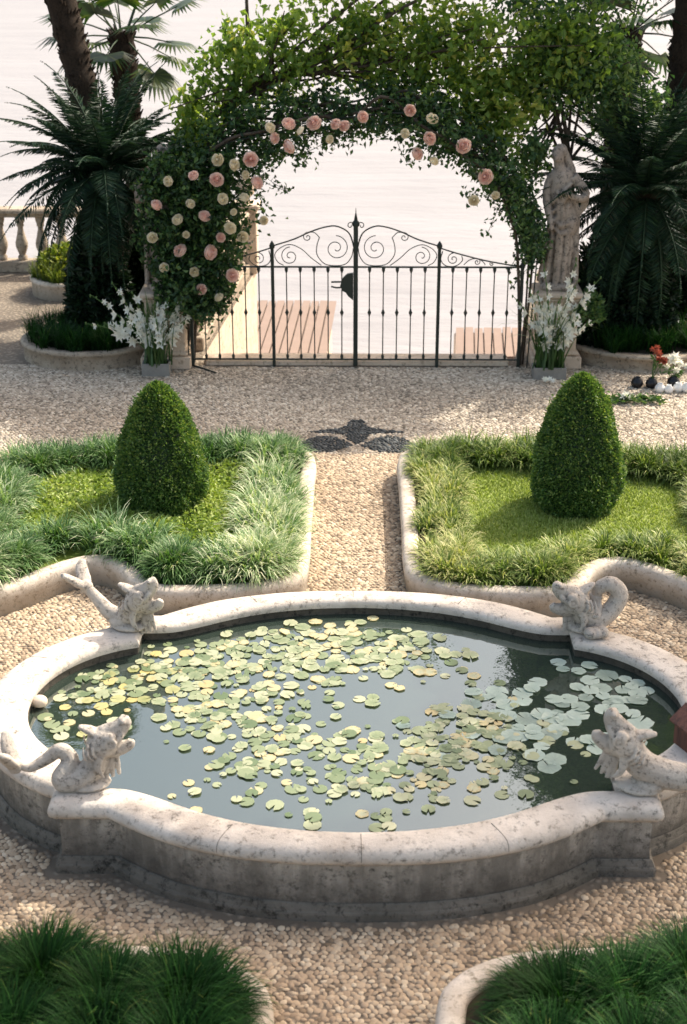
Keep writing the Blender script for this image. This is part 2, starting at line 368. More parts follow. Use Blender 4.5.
# ------------------------------------------------------------------ pond
def ray_disc(c,r,ca,sa):
    b=ca*c[0]+sa*c[1]; q=b*b-(c[0]**2+c[1]**2-r*r)
    return np.where(q>=0,b+np.sqrt(np.maximum(q,0)),-1)
def ray_box(x0,x1,y0,y1,ca,sa):
    with np.errstate(divide='ignore'):
        tx=np.sort(np.stack([x0/ca,x1/ca]),0); ty=np.sort(np.stack([y0/sa,y1/sa]),0)
    lo=np.maximum(tx[0],ty[0]); hi=np.minimum(tx[1],ty[1]); return np.where(hi>np.maximum(lo,0),hi,-1)
PADS=(1.40,1.765,.80,1.205)
YOUT=([0,.3,.55,.75,1.0,1.2,1.35,1.44],[1.645,1.635,1.605,1.56,1.475,1.365,1.26,1.19])
YIN=([0,.3,.6,.8,.95,1.1,1.25,1.36,1.46,1.56],[1.485,1.465,1.405,1.335,1.265,1.18,1.10,1.06,1.05,1.05])
def lens(tab,off,ca,sa):
    q=cr(np.stack(tab,1),6); P=np.r_[[(q[-1,0]+off,0)],[(q[-1,0]+off,q[-1,1]+off)],np.c_[q[::-1][1:,0]*(1+off/1.5),q[::-1][1:,1]+off]]
    P=np.r_[P,(P[:-1]*np.array([-1,1]))[::-1]]
    D=np.r_[[P[0]],*[P[i]+(P[i+1]-P[i])*np.linspace(0,1,9)[1:,None] for i in range(len(P)-1)]]
    a=np.arctan2(D[:,1],D[:,0]); a[-1]=PI; return np.interp(np.arctan2(np.abs(sa),ca),a,np.hypot(D[:,0],D[:,1]))
A=np.arange(0,2*PI,2*PI/900)
extra=[]
for sx in (-1,1):
    for sy in (-1,1):
        for x in (PADS[0],PADS[1]):
            for y in (PADS[2],PADS[3]):
                b=math.atan2(sy*y,sx*x)%(2*PI); extra+=[b-.0015,b,b+.0015]
for o in (.05,.02,.005,0,.01):
    for x,y in ((1.56+o,1.05+o),(1.56+o,math.sqrt((.87+o)**2-(.26+o)**2))):
        for sx in (-1,1):
            for sy in (-1,1):
                b=math.atan2(sy*y,sx*x)%(2*PI); extra+=[b-.001,b,b+.001]
A=np.unique(np.concatenate([A,extra])); CA,SA=np.cos(A),np.sin(A)
def outline(off,pads=True):
    r=lens(YOUT,off,CA,SA); r=np.maximum(r,ray_disc((-1.3,0),1.125+off,CA,SA)); r=np.maximum(r,ray_disc((1.3,0),1.125+off,CA,SA))
    if pads:
        for sx in (-1,1):
            for sy in (-1,1):
                xx=sorted((sx*(PADS[0]),sx*(PADS[1]+off))); yy=sorted((sy*PADS[2],sy*(PADS[3]+off)))
                r=np.maximum(r,ray_box(xx[0],xx[1],yy[0],yy[1],CA,SA))
    return r
def inner_line(off):
    r=lens(YIN,off,CA,SA)
    r=np.maximum(r,ray_disc((-1.3,0),.87+off,CA,SA)); return np.maximum(r,ray_disc((1.3,0),.87+off,CA,SA))
def oring(off,z,pads=True):
    r=outline(off,pads) if pads else inner_line(off); return np.stack([r*CA,r*SA,np.full(len(A),z)],1)
pond=thing('stone_pond','large grey stone lily pond with four lobes and four dolphin corner piers','pond')
mb=MB(); loft(mb,[oring(o,z) for o,z in ((.036,-.02),(.036,.045),(.032,.058),(.026,.062),(.022,.075),(.010,.10),(.0,.105))],smooth=False); mb.build('plinth',M['plinth'],pond)
mb=MB(); loft(mb,[oring(o,z) for o,z in ((-.004,.10),(-.006,.2),(-.006,.372),(.010,.381))],smooth=False); mb.build('wall',M['pondwall'],pond)
mb=MB(); loft(mb,[oring(o,z) for o,z in ((.008,.376),(.022,.380),(.026,.390),(.034,.393),(.046,.408),(.052,.432),(.048,.460),(.034,.482),(.012,.494),(-.02,.499),(-.04,.502))]
    +[oring(o,z,False) for o,z in ((.05,.501),(.022,.493),(.006,.477),(.0,.455),(.006,.43))])
mb.build('coping',M['coping'],pond)
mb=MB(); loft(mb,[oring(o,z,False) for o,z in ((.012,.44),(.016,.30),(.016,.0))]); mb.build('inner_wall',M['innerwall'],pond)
for a in (-PI/2+.02,-PI/2-.46,-PI/2+.50,PI/2+.01,PI/2-.5,PI/2+.48,PI+.2,PI-.25,.2,-.25):   # joints between coping blocks
    i=int(np.argmin(np.abs(((A-a)%(2*PI)))))
    P=[]; mb=MB()
    for o,z in ((.041,.400),(.0525,.432),(.0485,.4605),(.0345,.4830),(.0125,.4950),(-.02,.500),(-.06,.5035),(-.11,.503)):
        r=outline(o)[i]; P.append((r*CA[i],r*SA[i],z))
    tube(mb,P,.0017,4,cap=False)
    mb.build('coping_joint',M['plinth'],pond)
mb=MB(); rr=inner_line(.02); V=np.stack([rr*CA,rr*SA,np.full(len(A),.374)],1)
mb.add(np.r_[[[0,0,.374]],V],np.stack([np.zeros(len(A),int),1+np.arange(len(A)),1+(np.arange(len(A))+1)%len(A)],1),smooth=False)
tag(mb.build('water',M['water']),kind='structure')
R_OUT=outline(.10); R_IN=inner_line(0)
def in_pond(x,y,rr,k=1.):
    return np.hypot(x,y)<np.interp(np.arctan2(y,x)%(2*PI),A,rr,period=2*PI)*k
# small round spout stone inside the left lobe
mb=MB(); ell(mb,(-2.13,.08,.42),(.055,.05,.042)); tube(mb,[(-2.25,.08,.415),(-2.17,.08,.415)],.03,10)
tag(mb.build('spout_stone',M['beige']),'small rounded stone spout sticking out of the inner left rim','spout')

# ------------------------------------------------------------------ carved dolphins
def sweep(mb,pts,rad,flat=1.,seg=14):
    q=cr(np.c_[pts,np.array(rad)[:,None]],7); tube(mb,q[:,:3],q[:,3],seg,ry=q[:,3]*flat)
def dolphin(label,loc,rz,body,rad,tail,lift=.55,extra=None,scl=1.):
    """local x points towards the pond, z up; body = centre line from tail to head"""
    t=thing('dolphin_carving',label,'carved dolphin',loc,rz,'carved stone dolphins on the pond corners')
    mb=MB(); sweep(mb,body,rad,1.05)
    h=np.array(body[-1]); a=lift; ca,sa=math.cos(a),math.sin(a)
    def L(u,v,w=0): return (h[0]+u*ca-v*sa,h[1]+w,h[2]+u*sa+v*ca)
    ell(mb,L(.015,.0),(.125,.118,.115),(0,-a,0))                        # skull
    ell(mb,L(.03,.075),(.075,.085,.045),(0,-a,0))                      # forehead
    for s in (-1,1):
        ell(mb,L(.085,.062,s*.08),(.052,.034,.034),(0,-a,0)); ell(mb,L(.085,.022,s*.098),(.026,.02,.026))            # brow
        ell(mb,L(.02,-.025,s*.085),(.05,.03,.045),(0,-a,0))             # cheek
        sweep(mb,[L(.07,.0,s*.07),L(.14,.015,s*.055),L(.185,.045,s*.04)],[.03,.026,.02])   # lip
        sweep(mb,[L(-.02,-.05,s*.085),L(-.07,-.14,s*.10),L(-.06,-.24,s*.09)],[.035,.028,.012],.5)   # pectoral fin
    sweep(mb,[L(.05,.045),L(.14,.06),L(.21,.10),L(.225,.145)],[.065,.055,.042,.026],1.4)      # upper jaw, turned up
    sweep(mb,[L(.03,-.065),L(.11,-.09),L(.18,-.085),L(.215,-.055)],[.055,.045,.036,.022],1.3)   # lower jaw
    sweep(mb,[L(.0,.09),L(-.05,.14),L(-.10,.19)],[.055,.05,.022],.6)                    # crest
    for s in (-1,1):
        rg=[L(.085+.036*math.cos(q),.022+.036*math.sin(q),s*.108) for q in np.linspace(0,2*PI,13)]; tube(mb,rg,.011,6)      # eye socket ring
        ell(mb,L(.215,.125,s*.035),(.022,.022,.022))                                                                     # nostril
        for q in range(3): sweep(mb,[L(-.035-.035*q,.07,s*.08),L(-.06-.035*q,.0,s*.115),L(-.045-.035*q,-.07,s*.09)],[.007,.011,.007],1,6)  # gill ridges
    for k in range(4): sweep(mb,[L(.09-.03*k,-.07),L(.06-.045*k,-.17-.02*k),L(.03-.05*k,-.30)],[.022,.02,.014],.8,8)   # ridged throat
    ell(mb,(.0,0,.03),(.17,.13,.045)); ell(mb,(-.06,0,.06),(.12,.11,.07))
    if extra: extra(mb)
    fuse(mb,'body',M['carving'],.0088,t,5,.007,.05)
    mb=MB(); p=np.array(tail[0]); d=unit(np.array(tail[1])-p)
    for s in (-1,1):
        sweep(mb,[p,p+d*.06+np.array([0,s*.05,.0]),p+d*.13+np.array([0,s*.11,.02]),p+d*.16+np.array([0,s*.17,.05])],[.05,.062,.055,.03],.6)
    ell(mb,p,(.06,.06,.06)); fuse(mb,'tail_fin',M['carving'],.011,t,3,.008,.04)
    for s in (-1,1):
        mb=MB(); ell(mb,L(.085,.03,s*.083),(.016,.012,.016)); mb.build('eye',M['carving'],t)
    t.scale=(scl,)*3
    return t
ZC=.500
dolphin('carved stone dolphin at the back left pond corner with its tail straight up behind',(-1.66,1.02,ZC),math.radians(-20),
    [(-.40,.02,.30),(-.30,.01,.22),(-.19,0,.125),(-.06,0,.085),(.045,0,.16),(.10,0,.27)],[.042,.052,.066,.085,.095,.10],
    [(-.40,.02,.31),(-.47,.02,.37)],.45,scl=.86)
dolphin('carved stone dolphin at the shaded back right pond corner with a coiled tail',(1.68,1.02,ZC),math.radians(180+12),
    [(-.09,-.06,.28),(-.10,-.04,.36),(-.19,-.01,.40),(-.27,.0,.31),(-.23,.0,.19),(-.12,0,.10),(.0,0,.12),(.06,0,.19),(.10,0,.27)],[.045,.055,.066,.075,.08,.09,.095,.095,.10],
    [(-.08,-.06,.27),(-.06,-.06,.20)],.25,extra=lambda mb:[ell(mb,(-.02+.05*k,.17,.05),(.06,.07,.05)) for k in (-1,0,1)],scl=.86)
dolphin('carved stone dolphin at the front left pond corner with a looped body',(-1.60,-1.05,ZC),math.radians(8),
    [(-.50,.06,.18),(-.41,.06,.15),(-.30,.07,.20),(-.19,.07,.27),(-.12,.03,.20),(-.19,-.03,.085),(-.08,-.03,.075),(.03,0,.14),(.075,0,.26),(.11,0,.35)],[.03,.036,.045,.055,.064,.075,.09,.09,.088,.095],
    [(-.52,.06,.17),(-.56,.06,.26)],.3,scl=.82)
dolphin('carved stone dolphin at the front right pond corner with a straight low back',(1.70,-1.05,ZC),math.radians(180-10),
    [(-.52,.0,.20),(-.40,0,.13),(-.26,0,.12),(-.12,0,.14),(-.0,0,.19),(.07,0,.27),(.11,0,.34)],[.05,.075,.095,.10,.10,.098,.10],
    [(-.53,.0,.21),(-.58,0,.29)],.62,scl=.88)
# red brown wooden house on the right rim
t=thing('wooden_house','small red brown wooden house with a pitched roof standing on the right pond rim','wooden box',(2.13,-.60,.50),math.radians(25))
mb=MB(); hw,hd,hh=.085,.12,.17
V=[(-hw,-hd,0),(hw,-hd,0),(hw,hd,0),(-hw,hd,0),(-hw,-hd,hh),(hw,-hd,hh),(hw,hd,hh),(-hw,hd,hh),(0,-hd,hh+.075),(0,hd,hh+.075)]
mb.add(V,[(0,3,2,1),(0,1,5,8,4),(2,3,7,9,6),(1,2,6,5),(3,0,4,7)],smooth=False); mb.build('wall',M['box_wood'],t)
mb=MB()
for s in (-1,1):
    a=np.array([[0,-hd-.02,hh+.087],[s*(hw+.03),-hd-.02,hh-.005],[s*(hw+.03),hd+.02,hh-.005],[0,hd+.02,hh+.087]])
    b=a+np.array([0,0,-.012]); mb.add(np.r_[a,b],[(0,1,2,3),(7,6,5,4),(0,4,5,1),(1,5,6,2),(2,6,7,3),(3,7,4,0)],smooth=False)
mb.build('roof',M['box_wood'],t)
mb=MB(); a=np.arange(14)*2*PI/14
mb.add(np.stack([np.cos(a)*.028,np.full(14,-hd-.003),.10+np.sin(a)*.028],1),[tuple(range(14))],smooth=False)
mb.add(np.stack([np.full(14,-hw-.003),np.cos(a)*.028,.09+np.sin(a)*.028],1),[tuple(range(14))],smooth=False); mb.f.pop(); mb.v.pop(); mb.var.pop(); mb.n-=14; mb.build('entrance_hole',M['dark'],t)

# ------------------------------------------------------------------ lily pads
def padmesh(name,mat,cup=.0,notch=.32):
    mb=MB(); n=22; a=np.linspace(notch/2,2*PI-notch/2,n); w=1+.05*np.sin(a*5+R.random()*6)+.03*np.sin(a*11)
    r1=np.stack([np.cos(a)*.55*w,np.sin(a)*.55*w,np.full(n,.0)],1); r2=np.stack([np.cos(a)*w,np.sin(a)*w,.03*np.sin(a*4+1)+cup+.02*R.random(n)],1)
    V=np.r_[[[0.08,0,.01]],r1,r2]
    F=[(0,1+i,2+i) for i in range(n-1)]+[(1+i,1+n+i,2+n+i,2+i) for i in range(n-1)]
    vv=np.r_[.35,np.full(n,.5),np.full(n,.62)]+R.normal()*.22
    mb.add(V,F,0,np.clip(vv+.10*np.sin(np.r_[0,a*9,a*13]),0,1)); me=mb.mesh(name); me.materials.append(mat); return me
ZW=.378
PM={k:[padmesh('lily_pad',M[k],c,.10+.22*R.random()) for c in (0,.03,.08,.0,.12,.0,.05)] for k in ('pad','pad2','pad3')}
# (x,y,sx,sy,count,material,r0,r1,label)
LB={'b':'pale round lily pad in the dense raft along the back of the pond',
    'l':'yellowish lily pad floating in the left lobe of the pond',
    'm':'pale green lily pad drifting across the middle and left front water',
    'f':'small pale lily pad floating close to the front wall of the pond',
    'r':'grey green lily pad floating on dark water in the shaded right lobe'}
GR={'b':'lily pads in the back raft','l':'lily pads in the left lobe','m':'lily pads across the middle water','f':'lily pads by the front wall','r':'lily pads in the right lobe'}
CL=[(-.55,.95,.42,.24,80,'pad','b',.06,.105),(.15,.85,.34,.24,54,'pad','b',.06,.11),(-.9,.55,.35,.22,20,'pad','b',.05,.09),
    (-1.85,.25,.16,.26,20,'pad2','l',.05,.085),(-1.35,.60,.2,.22,22,'pad2','l',.05,.09),
    (-.85,.0,.26,.22,40,'pad','m',.05,.09),(-.5,-.35,.30,.25,26,'pad','m',.05,.09),(.66,-.32,.26,.17,30,'pad','m',.06,.11),(.9,-.15,.22,.25,12,'pad3','m',.07,.12),
    (.3,-.80,.36,.20,24,'pad','f',.05,.085),(-.15,-.9,.5,.2,14,'pad','f',.05,.08),
    (1.5,.10,.28,.24,34,'pad3','r',.08,.125),(1.85,.38,.2,.2,14,'pad3','r',.07,.11),(1.25,-.35,.25,.2,12,'pad3','r',.08,.12)]
placed=[]; cnt=0; small=MB()
allp=[]
for (x,y,sx,sy,n,mk,lk,r0,r1) in CL:
    k=0; tries=0
    while k<n and tries<n*60:
        tries+=1; px,py=R.normal(x,sx),R.normal(y,sy); r=R.uniform(r0,r1)*(.60 if lk!='r' else .74)*R.uniform(.8,1.1)
        if not in_pond(px,py,R_IN,1-r/1.6): continue
        if any((px-q[0])**2+(py-q[1])**2<((r+q[2])*R.uniform(.40,.66))**2 for q in allp): continue
        allp.append((px,py,r,mk,lk)); k+=1
allp.sort(key=lambda q:-q[2])
for i,(px,py,r,mk,lk) in enumerate(allp):
    if i<298:
        o=bpy.data.objects.new('lily_pad',random.choice(PM[mk])); COL.objects.link(o)
        o.location=(px,py,ZW+.00012*(i%60)); o.scale=(r,r*R.uniform(.88,1),r*.5); o.rotation_euler=(R.normal()*(.10 if i%23==0 else .02),R.normal()*(.10 if i%23==0 else .02),R.random()*6.28)
        tag(o,LB[lk],'lily pad',GR[lk])
    else:
        a=np.linspace(.2,6.0,12)+R.random()*6; z=ZW+.00012*(i%60)
        small.add(np.r_[[[px,py,z+.001]],np.stack([px+np.cos(a)*r,py+np.sin(a)*r,np.full(12,z)],1)],[(0,j+1,j+2) for j in range(11)],0,R.random())
for j in range(600):
    x,y,sx,sy=CL[j%11][:4]; px,py=R.normal(x,sx*1.1),R.normal(y,sy*1.1); r=R.uniform(.02,.058)
    if not in_pond(px,py,R_IN,.96): continue
    a=np.linspace(.2,6.0,10)+R.random()*6; z=ZW+.0005+.00012*(j%60)
    small.add(np.r_[[[px,py,z+.001]],np.stack([px+np.cos(a)*r,py+np.sin(a)*r,np.full(10,z)],1)],[(0,k+1,k+2) for k in range(9)],0,R.random())
tag(small.build('floating_leaves',M['pad']),'tiny pale leaves floating between the larger lily pads','water plants',None,'stuff')

# ------------------------------------------------------------------ planted beds
def bedoutline(sx,sy):
    p=[(.42,2.72),(.42,3.6),(.42,4.6),(.42,5.15),(.50,5.45),(.80,5.60),(1.4,5.62),(2.4,5.45),(3.2,5.25),(3.5,5.05),(3.62,4.6),(3.6,3.6),(3.6,2.75),(3.42,2.25),(3.05,2.08),(2.75,2.3),(2.45,2.62),(2.2,2.76),(1.98,2.6),(1.82,2.32),(1.6,2.18),(1.2,2.18),(.8,2.24),(.52,2.42)]
    q=cr(np.array(p)*np.array([sx,sy]),6,True)
    ar=np.sum(q[:,0]*np.roll(q[:,1],-1)-np.roll(q[:,0],-1)*q[:,1])
    return q if ar>0 else q[::-1]
beds={}
def make_bed(sx,sy,label):
    q=bedoutline(sx,sy); t=thing('garden_bed',label,'garden bed',(0,0,0)); mb=MB()
    rings=[]
    for off,z in ((.0,-.02),(.0,.07),(-.012,.10),(-.018,.15),(-.010,.185),(.012,.203),(.05,.208),(.10,.205),(.125,.195),(.135,.17),(.135,.10)):
        rings.append(np.c_[polyoffset(q,off),np.full(len(q),z*1.2)])
    loft(mb,rings); mb.build('kerb',M['kerb'],t)
    i=polyoffset(q,.13); mb=MB(); mb.add(np.c_[i,np.full(len(i),.19)],[tuple(range(len(i)))],smooth=False); mb.build('soil',M['soil'],t)
    beds[(sx,sy)]=q; return q
make_bed(-1,1,'left raised bed with pale kerb and tall grass border around a clipped cone')
make_bed(1,1,'right raised bed with pale kerb and low yellow grass around a clipped cone')
make_bed(-1,-1,'bottom left raised bed with pale kerb under dark tufted grass')
make_bed(1,-1,'bottom right raised bed with pale kerb under dark tufted grass')
def edge_pts(q,n,i0,i1):
    k=R.integers(0,len(q),n*3); seg=np.linalg.norm(np.roll(q,-1,0)-q,axis=1); k=R.choice(len(q),n,p=seg/seg.sum())
    t=R.random(n)[:,None]; p=q[k]*(1-t)+np.roll(q,-1,0)[k]*t
    tg=unit(np.roll(q,-1,0)[k]-q[k]); nr=np.stack([-tg[:,1],tg[:,0]],1)
    d=R.uniform(i0,i1,n)[:,None]; return p+nr*d,d[:,0],nr
def tufts(mb,C,per,L,W,spread,z=.2,lean=(.5,1.25),varb=None,dome=.12):
    n=len(C)*per; c=np.repeat(C,per,0); az=R.random(n)*2*PI; rr=np.sqrt(R.random(n))*spread*2; q=rr/(spread*2)
    P=np.c_[c+np.stack([np.cos(az),np.sin(az)],1)*rr[:,None],z+dome*(1-q**2)]
    Ls=np.repeat(np.broadcast_to(L,(len(C),)),per)*R.uniform(.6,1.1,n)
    vb=np.repeat(np.broadcast_to(.5 if varb is None else varb,(len(C),)),per)
    blades(mb,P,az+R.normal(0,.6,n),Ls,W*R.uniform(.6,1.2,n),(lean[0]+(lean[1]-lean[0])*q)*R.uniform(.75,1.25,n),0,np.clip(vb+R.normal(0,.2,n)+np.where(R.random(n)<.03,.4,0),0,1))
def border(q,nt,per,name,label,mat,Lf,vf,W=.017):
    C,d,nr=edge_pts(q,nt,.19,.52)
    keep=(np.abs(C[:,0])<3.75)
    C=C[keep]; mb=MB(); tufts(mb,C,per,Lf(C),W,.055,lean=(.45,1.75),varb=vf(C),dome=.07)
    tag(mb.build(name,mat),label,'grass',None,'stuff')
qL,qR=beds[(-1,1)],beds[(1,1)]
def patch(C,s=2.3,ph=0): return .5+.5*np.sin(C[:,0]*s*1.3+C[:,1]*s+ph)*np.sin(C[:,0]*s-1.7*C[:,1]+ph*2)
border(qL,340,95,'border_grass','tall arching pale green grass bordering the left bed',M['liriope'],
    lambda C: .27+.08*patch(C)+np.where(C[:,1]>5,-.05,0), lambda C: np.clip(.30+.34*patch(C)+np.where(C[:,0]>-1.15,.30,0)+np.where(C[:,1]>4.9,-.30,0),.1,.85))
border(qR,330,85,'border_grass','low yellowish grass bordering the right bed',M['liriope2'],
    lambda C: .17+.06*patch(C,2.9,1)+np.where((C[:,1]>4.8)&(C[:,0]>1.0),.06,0), lambda C: np.clip(.34+.38*patch(C,2.6,.7)+np.where(C[:,0]<.95,.15,0)+np.where(C[:,1]>4.8,-.15,0),.1,.85),.015)
def inner(q,inset,n,seed):
    i=polyoffset(q,inset); x=R.uniform(i[:,0].min(),i[:,0].max(),n); y=R.uniform(i[:,1].min(),i[:,1].max(),n); k=inpoly(x,y,i); return np.stack([x[k],y[k]],1)
C=inner(qL,.42,22000,1); n=len(C); mb=MB()
h=.02+.05*patch(C,5)+R.random(n)*.05
d=np.c_[R.normal(size=(n,2)),R.uniform(.1,.9,n)]
i=polyoffset(qL,.2); mb.add(np.c_[i,np.full(len(i),.194)],[tuple(range(len(i)))],0,.42,smooth=False)
leaves(mb,np.c_[C,.195+h],d,R.uniform(.03,.06,n),R.uniform(.025,.04,n),0,np.clip(R.random(n)*.6+.35*patch(C,4,2),0,1))
tag(mb.build('ground_cover',M['cover']),'light green leafy ground cover inside the left bed','ground cover',None,'stuff')
C=inner(qR,.42,34000,2); n=len(C); mb=MB()
i=polyoffset(qR,.2); mb.add(np.c_[i,np.full(len(i),.194)],[tuple(range(len(i)))],0,.55,smooth=False)
blades(mb,np.c_[C,np.full(n,.19)],R.random(n)*6.28,R.uniform(.02,.055,n),.012,R.uniform(.6,1.8,n),0,np.clip(R.random(n)*.6+.4*patch(C,3,1),0,1),seg=2)
tag(mb.build('lawn',M['cover2']),'short sunny yellow green lawn inside the right bed','lawn',None,'stuff')
# dark foreground grass
def fg(sx,pts,label):
    C=np.array(pts)*np.array([sx,1]); mb=MB()
    for s,per in ((1.,2200),(.65,700)):
        tufts(mb,C+R.normal(0,.03,C.shape),per,.34*s,.0105,.13,.16,(.5,1.8),.36,.10)
    tag(mb.build('tufted_grass',M['darkgrass']),label,'grass',None,'stuff')
FP=[(1.55,-2.52),(1.95,-2.62),(2.35,-2.55),(1.2,-2.68),(.86,-2.68),(.80,-3.05),(1.15,-3.05),(1.55,-2.95),(1.95,-3.0),(2.35,-2.95),(1.35,-3.35),(.9,-3.4),(1.8,-3.4),(2.75,-2.6)]
fg(-1,[(x+.06,y) for x,y in FP],'dark green tufted grass in the bottom left corner of the photo')
fg(1,[(x+.16,y-.05) for x,y in FP],'dark green tufted grass in the bottom right corner of the photo')

# ------------------------------------------------------------------ topiary
def topiary(loc,label,rmax,h):
    t=thing('topiary_bush',label,'topiary',loc,0)
    zz=np.linspace(0,1,40)
    def rad(z): return rmax*np.interp(z,[0,.05,.15,.31,.42,.51,.60,.67,.76,.836,.90,.95,.98,1],[.78,.88,1,1,.945,.88,.80,.73,.625,.51,.39,.265,.155,0])
    n=36000; z=R.random(n)**1.1; a=R.random(n)*2*PI; ro=rad(z)
    lump=1+.045*np.sin(a*5+z*9)+.03*np.sin(a*9-z*17+1)+.02*np.sin(a*17+z*31)
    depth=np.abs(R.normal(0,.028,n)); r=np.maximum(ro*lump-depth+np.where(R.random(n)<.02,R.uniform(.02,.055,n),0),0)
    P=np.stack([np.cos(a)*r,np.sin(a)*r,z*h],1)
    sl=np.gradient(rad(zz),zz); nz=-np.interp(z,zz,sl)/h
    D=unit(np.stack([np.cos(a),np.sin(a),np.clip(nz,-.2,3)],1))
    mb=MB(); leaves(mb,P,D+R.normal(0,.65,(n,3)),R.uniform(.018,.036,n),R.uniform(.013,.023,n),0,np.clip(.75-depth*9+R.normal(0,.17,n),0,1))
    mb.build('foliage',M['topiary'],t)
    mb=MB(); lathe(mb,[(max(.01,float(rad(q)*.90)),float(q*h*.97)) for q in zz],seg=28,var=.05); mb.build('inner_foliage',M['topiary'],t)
    mb=MB(); tube(mb,[(0,0,-.05),(0,0,.12)],.05,8); mb.build('trunk',M['treebark'],t)
topiary((-1.80,4.05,.19),'clipped box cone in the left bed ringed by tall grass',.405,1.21)
topiary((2.03,4.10,.19),'clipped box cone in the right bed casting a shadow on the lawn',.405,1.29)

# ------------------------------------------------------------------ cobbles
def stones(mb,C,size,flat,jit=.35,var=None):
    n=len(C); a=np.arange(7)*2*PI/7
    t=np.r_[np.stack([np.cos(a),np.sin(a),np.full(7,-.25)],1),np.stack([np.cos(a)*.80,np.sin(a)*.80,np.full(7,.62)],1),[[0,0,.95]]]
    sx=size*R.uniform(.70,1.16,n); sy=sx*R.uniform(.62,1.0,n); rz=R.random(n)*6.28; h=flat*R.uniform(.6,1.3,n)
    T=t[None]*(1+R.normal(0,.10,(n,15,1))); X=T[...,0]*sx[:,None]; Y=T[...,1]*sy[:,None]
    c,s=np.cos(rz)[:,None],np.sin(rz)[:,None]; tl=R.normal(0,.12,(n,2))
    Z=T[...,2]*h[:,None]+X*tl[:,:1]+Y*tl[:,1:]
    V=np.stack([X*c-Y*s+C[:,:1],X*s+Y*c+C[:,1:],Z+.002],-1).reshape(-1,3)
    F=[(i,(i+1)%7,7+(i+1)%7,7+i) for i in range(7)]; G=[(7+i,7+(i+1)%7,14) for i in range(7)]
    b=np.arange(n)[:,None]*15
    v=np.repeat(R.random(n) if var is None else var,15)
    mb.add(V,np.concatenate([b+np.array([f]) for f in F]),0,v); mb.f.append((np.concatenate([b+np.array([f]) for f in G])+mb.n-len(V),0,True))
def grid(x0,x1,y0,y1,s):
    x=np.arange(x0,x1,s); y=np.arange(y0,y1,s*.87); X,Y=np.meshgrid(x,y); X[::2]+=s/2
    P=np.stack([X.ravel(),Y.ravel()],1)+R.normal(0,s*.13,(X.size,2))
    dep=(P[:,1]+8.5)*.92+2.1; P=P[np.abs(P[:,0])<dep*.26+.5]
    k=in_pond(P[:,0],P[:,1],R_OUT)
    for q in beds.values(): k|=inpoly(P[:,0],P[:,1],q)
    return P[~k]
def emask(P):
    e=lambda cx,cy,rx,ry,rot=0:(((P[:,0]-cx)*math.cos(rot)+(P[:,1]-cy)*math.sin(rot))/rx)**2+((-(P[:,0]-cx)*math.sin(rot)+(P[:,1]-cy)*math.cos(rot))/ry)**2<1
    m=e(0.0,6.70,.135,.40); ax=np.abs(P[:,0])
    m|=(np.abs(P[:,1]-6.24-.05*np.sin(ax*5))<.26*(1-((ax-.36)/.31)**2))
    m|=(ax>.08)&(np.abs(P[:,1]-6.73+.1*ax)<.13*(1-(ax-.08)/.46)); return m
P=grid(-5,5,-3.4,6.0,.038); pv=np.clip(.5+R.normal(0,.26,len(P))+.14*np.sin(P[:,0]*1.7+P[:,1]*2.3),0,1)
mb=MB(); stones(mb,P,.0245,.0062,var=pv)
tag(mb.build('cobblestones',M['pebble']),'tan rounded cobbles paving the paths around the pond','cobblestones',None,'stuff')
P=grid(-6.5,6.5,6.0,9.2,.040); P=P[~((np.abs(P[:,1]-9.3)<.2)&(np.abs(P[:,0])<1.8))]
mk=emask(P); pv=np.clip(.5+R.normal(0,.28,len(P))+.12*np.sin(P[:,0]*1.1+P[:,1]*2.9),0,1)
mb=MB(); stones(mb,P[~mk],.024,.008,var=pv[~mk])
tag(mb.build('pebble_paving',M['pebble2']),'grey beige pebbles paving the terrace in front of the gate','pebbles',None,'stuff')
Q=grid(-1,1,5.85,7.3,.040); Q=Q[emask(Q)]
mb=MB(); stones(mb,Q,.025,.016)
tag(mb.build('pebble_mosaic',M['pebbled']),'dark grey flower shaped pebble mosaic set in the terrace paving','mosaic')

# ------------------------------------------------------------------ iron gate
def spiral(c,r0,turns,a0,sgn=1,n=40,k=1.0,end=.12):
    t=np.linspace(0,1,n); a=a0+sgn*turns*2*PI*t; r=r0*((1-t)**k*(1-end)+end)
    return np.stack([c[0]+np.cos(a)*r,np.zeros(n),c[1]+np.sin(a)*r],1)
YG=9.12; ZR=1.27; ZB=.10; SP=.1695
def bar_set(t,x0,n):
    for i in range(n):
        x=x0+SP*(i+1); mb=MB(); tube(mb,[(x,0,ZB),(x,0,ZR)],.0072,6)
        lathe(mb,[(.008,-.05),(.012,-.03),(.024,0),(.012,.03),(.008,.05)],(x,0,.70),8)
        lathe(mb,[(.008,0),(.017,.02),(.02,.045),(.010,.07)],(x,0,ZB),8); lathe(mb,[(.010,-.07),(.021,-.04),(.021,-.015),(.01,0)],(x,0,ZR),8)
        mb.build('baluster',M['iron'],t)
def post(t,x,z0,z1,r=.02,name='post'):
    mb=MB(); box(mb,(x,0,(z0+z1)/2),(r*2,r*2,z1-z0),0,.004); lathe(mb,[(r*1.5,-.03),(r*1.8,0),(r*1.2,.03),(.004,.06)],(x,0,z1),10); mb.build(name,M['iron'],t)
def rail(t,x0,x1,z):
    mb=MB(); box(mb,((x0+x1)/2,0,z),(abs(x1-x0),.022,.02),0,.003); mb.build('rail',M['iron'],t)
def curve(t,P,name='scroll',r=.0058):
    mb=MB(); tube(mb,P,r,6); mb.build(name,M['iron'],t)
def toprail(z): return z
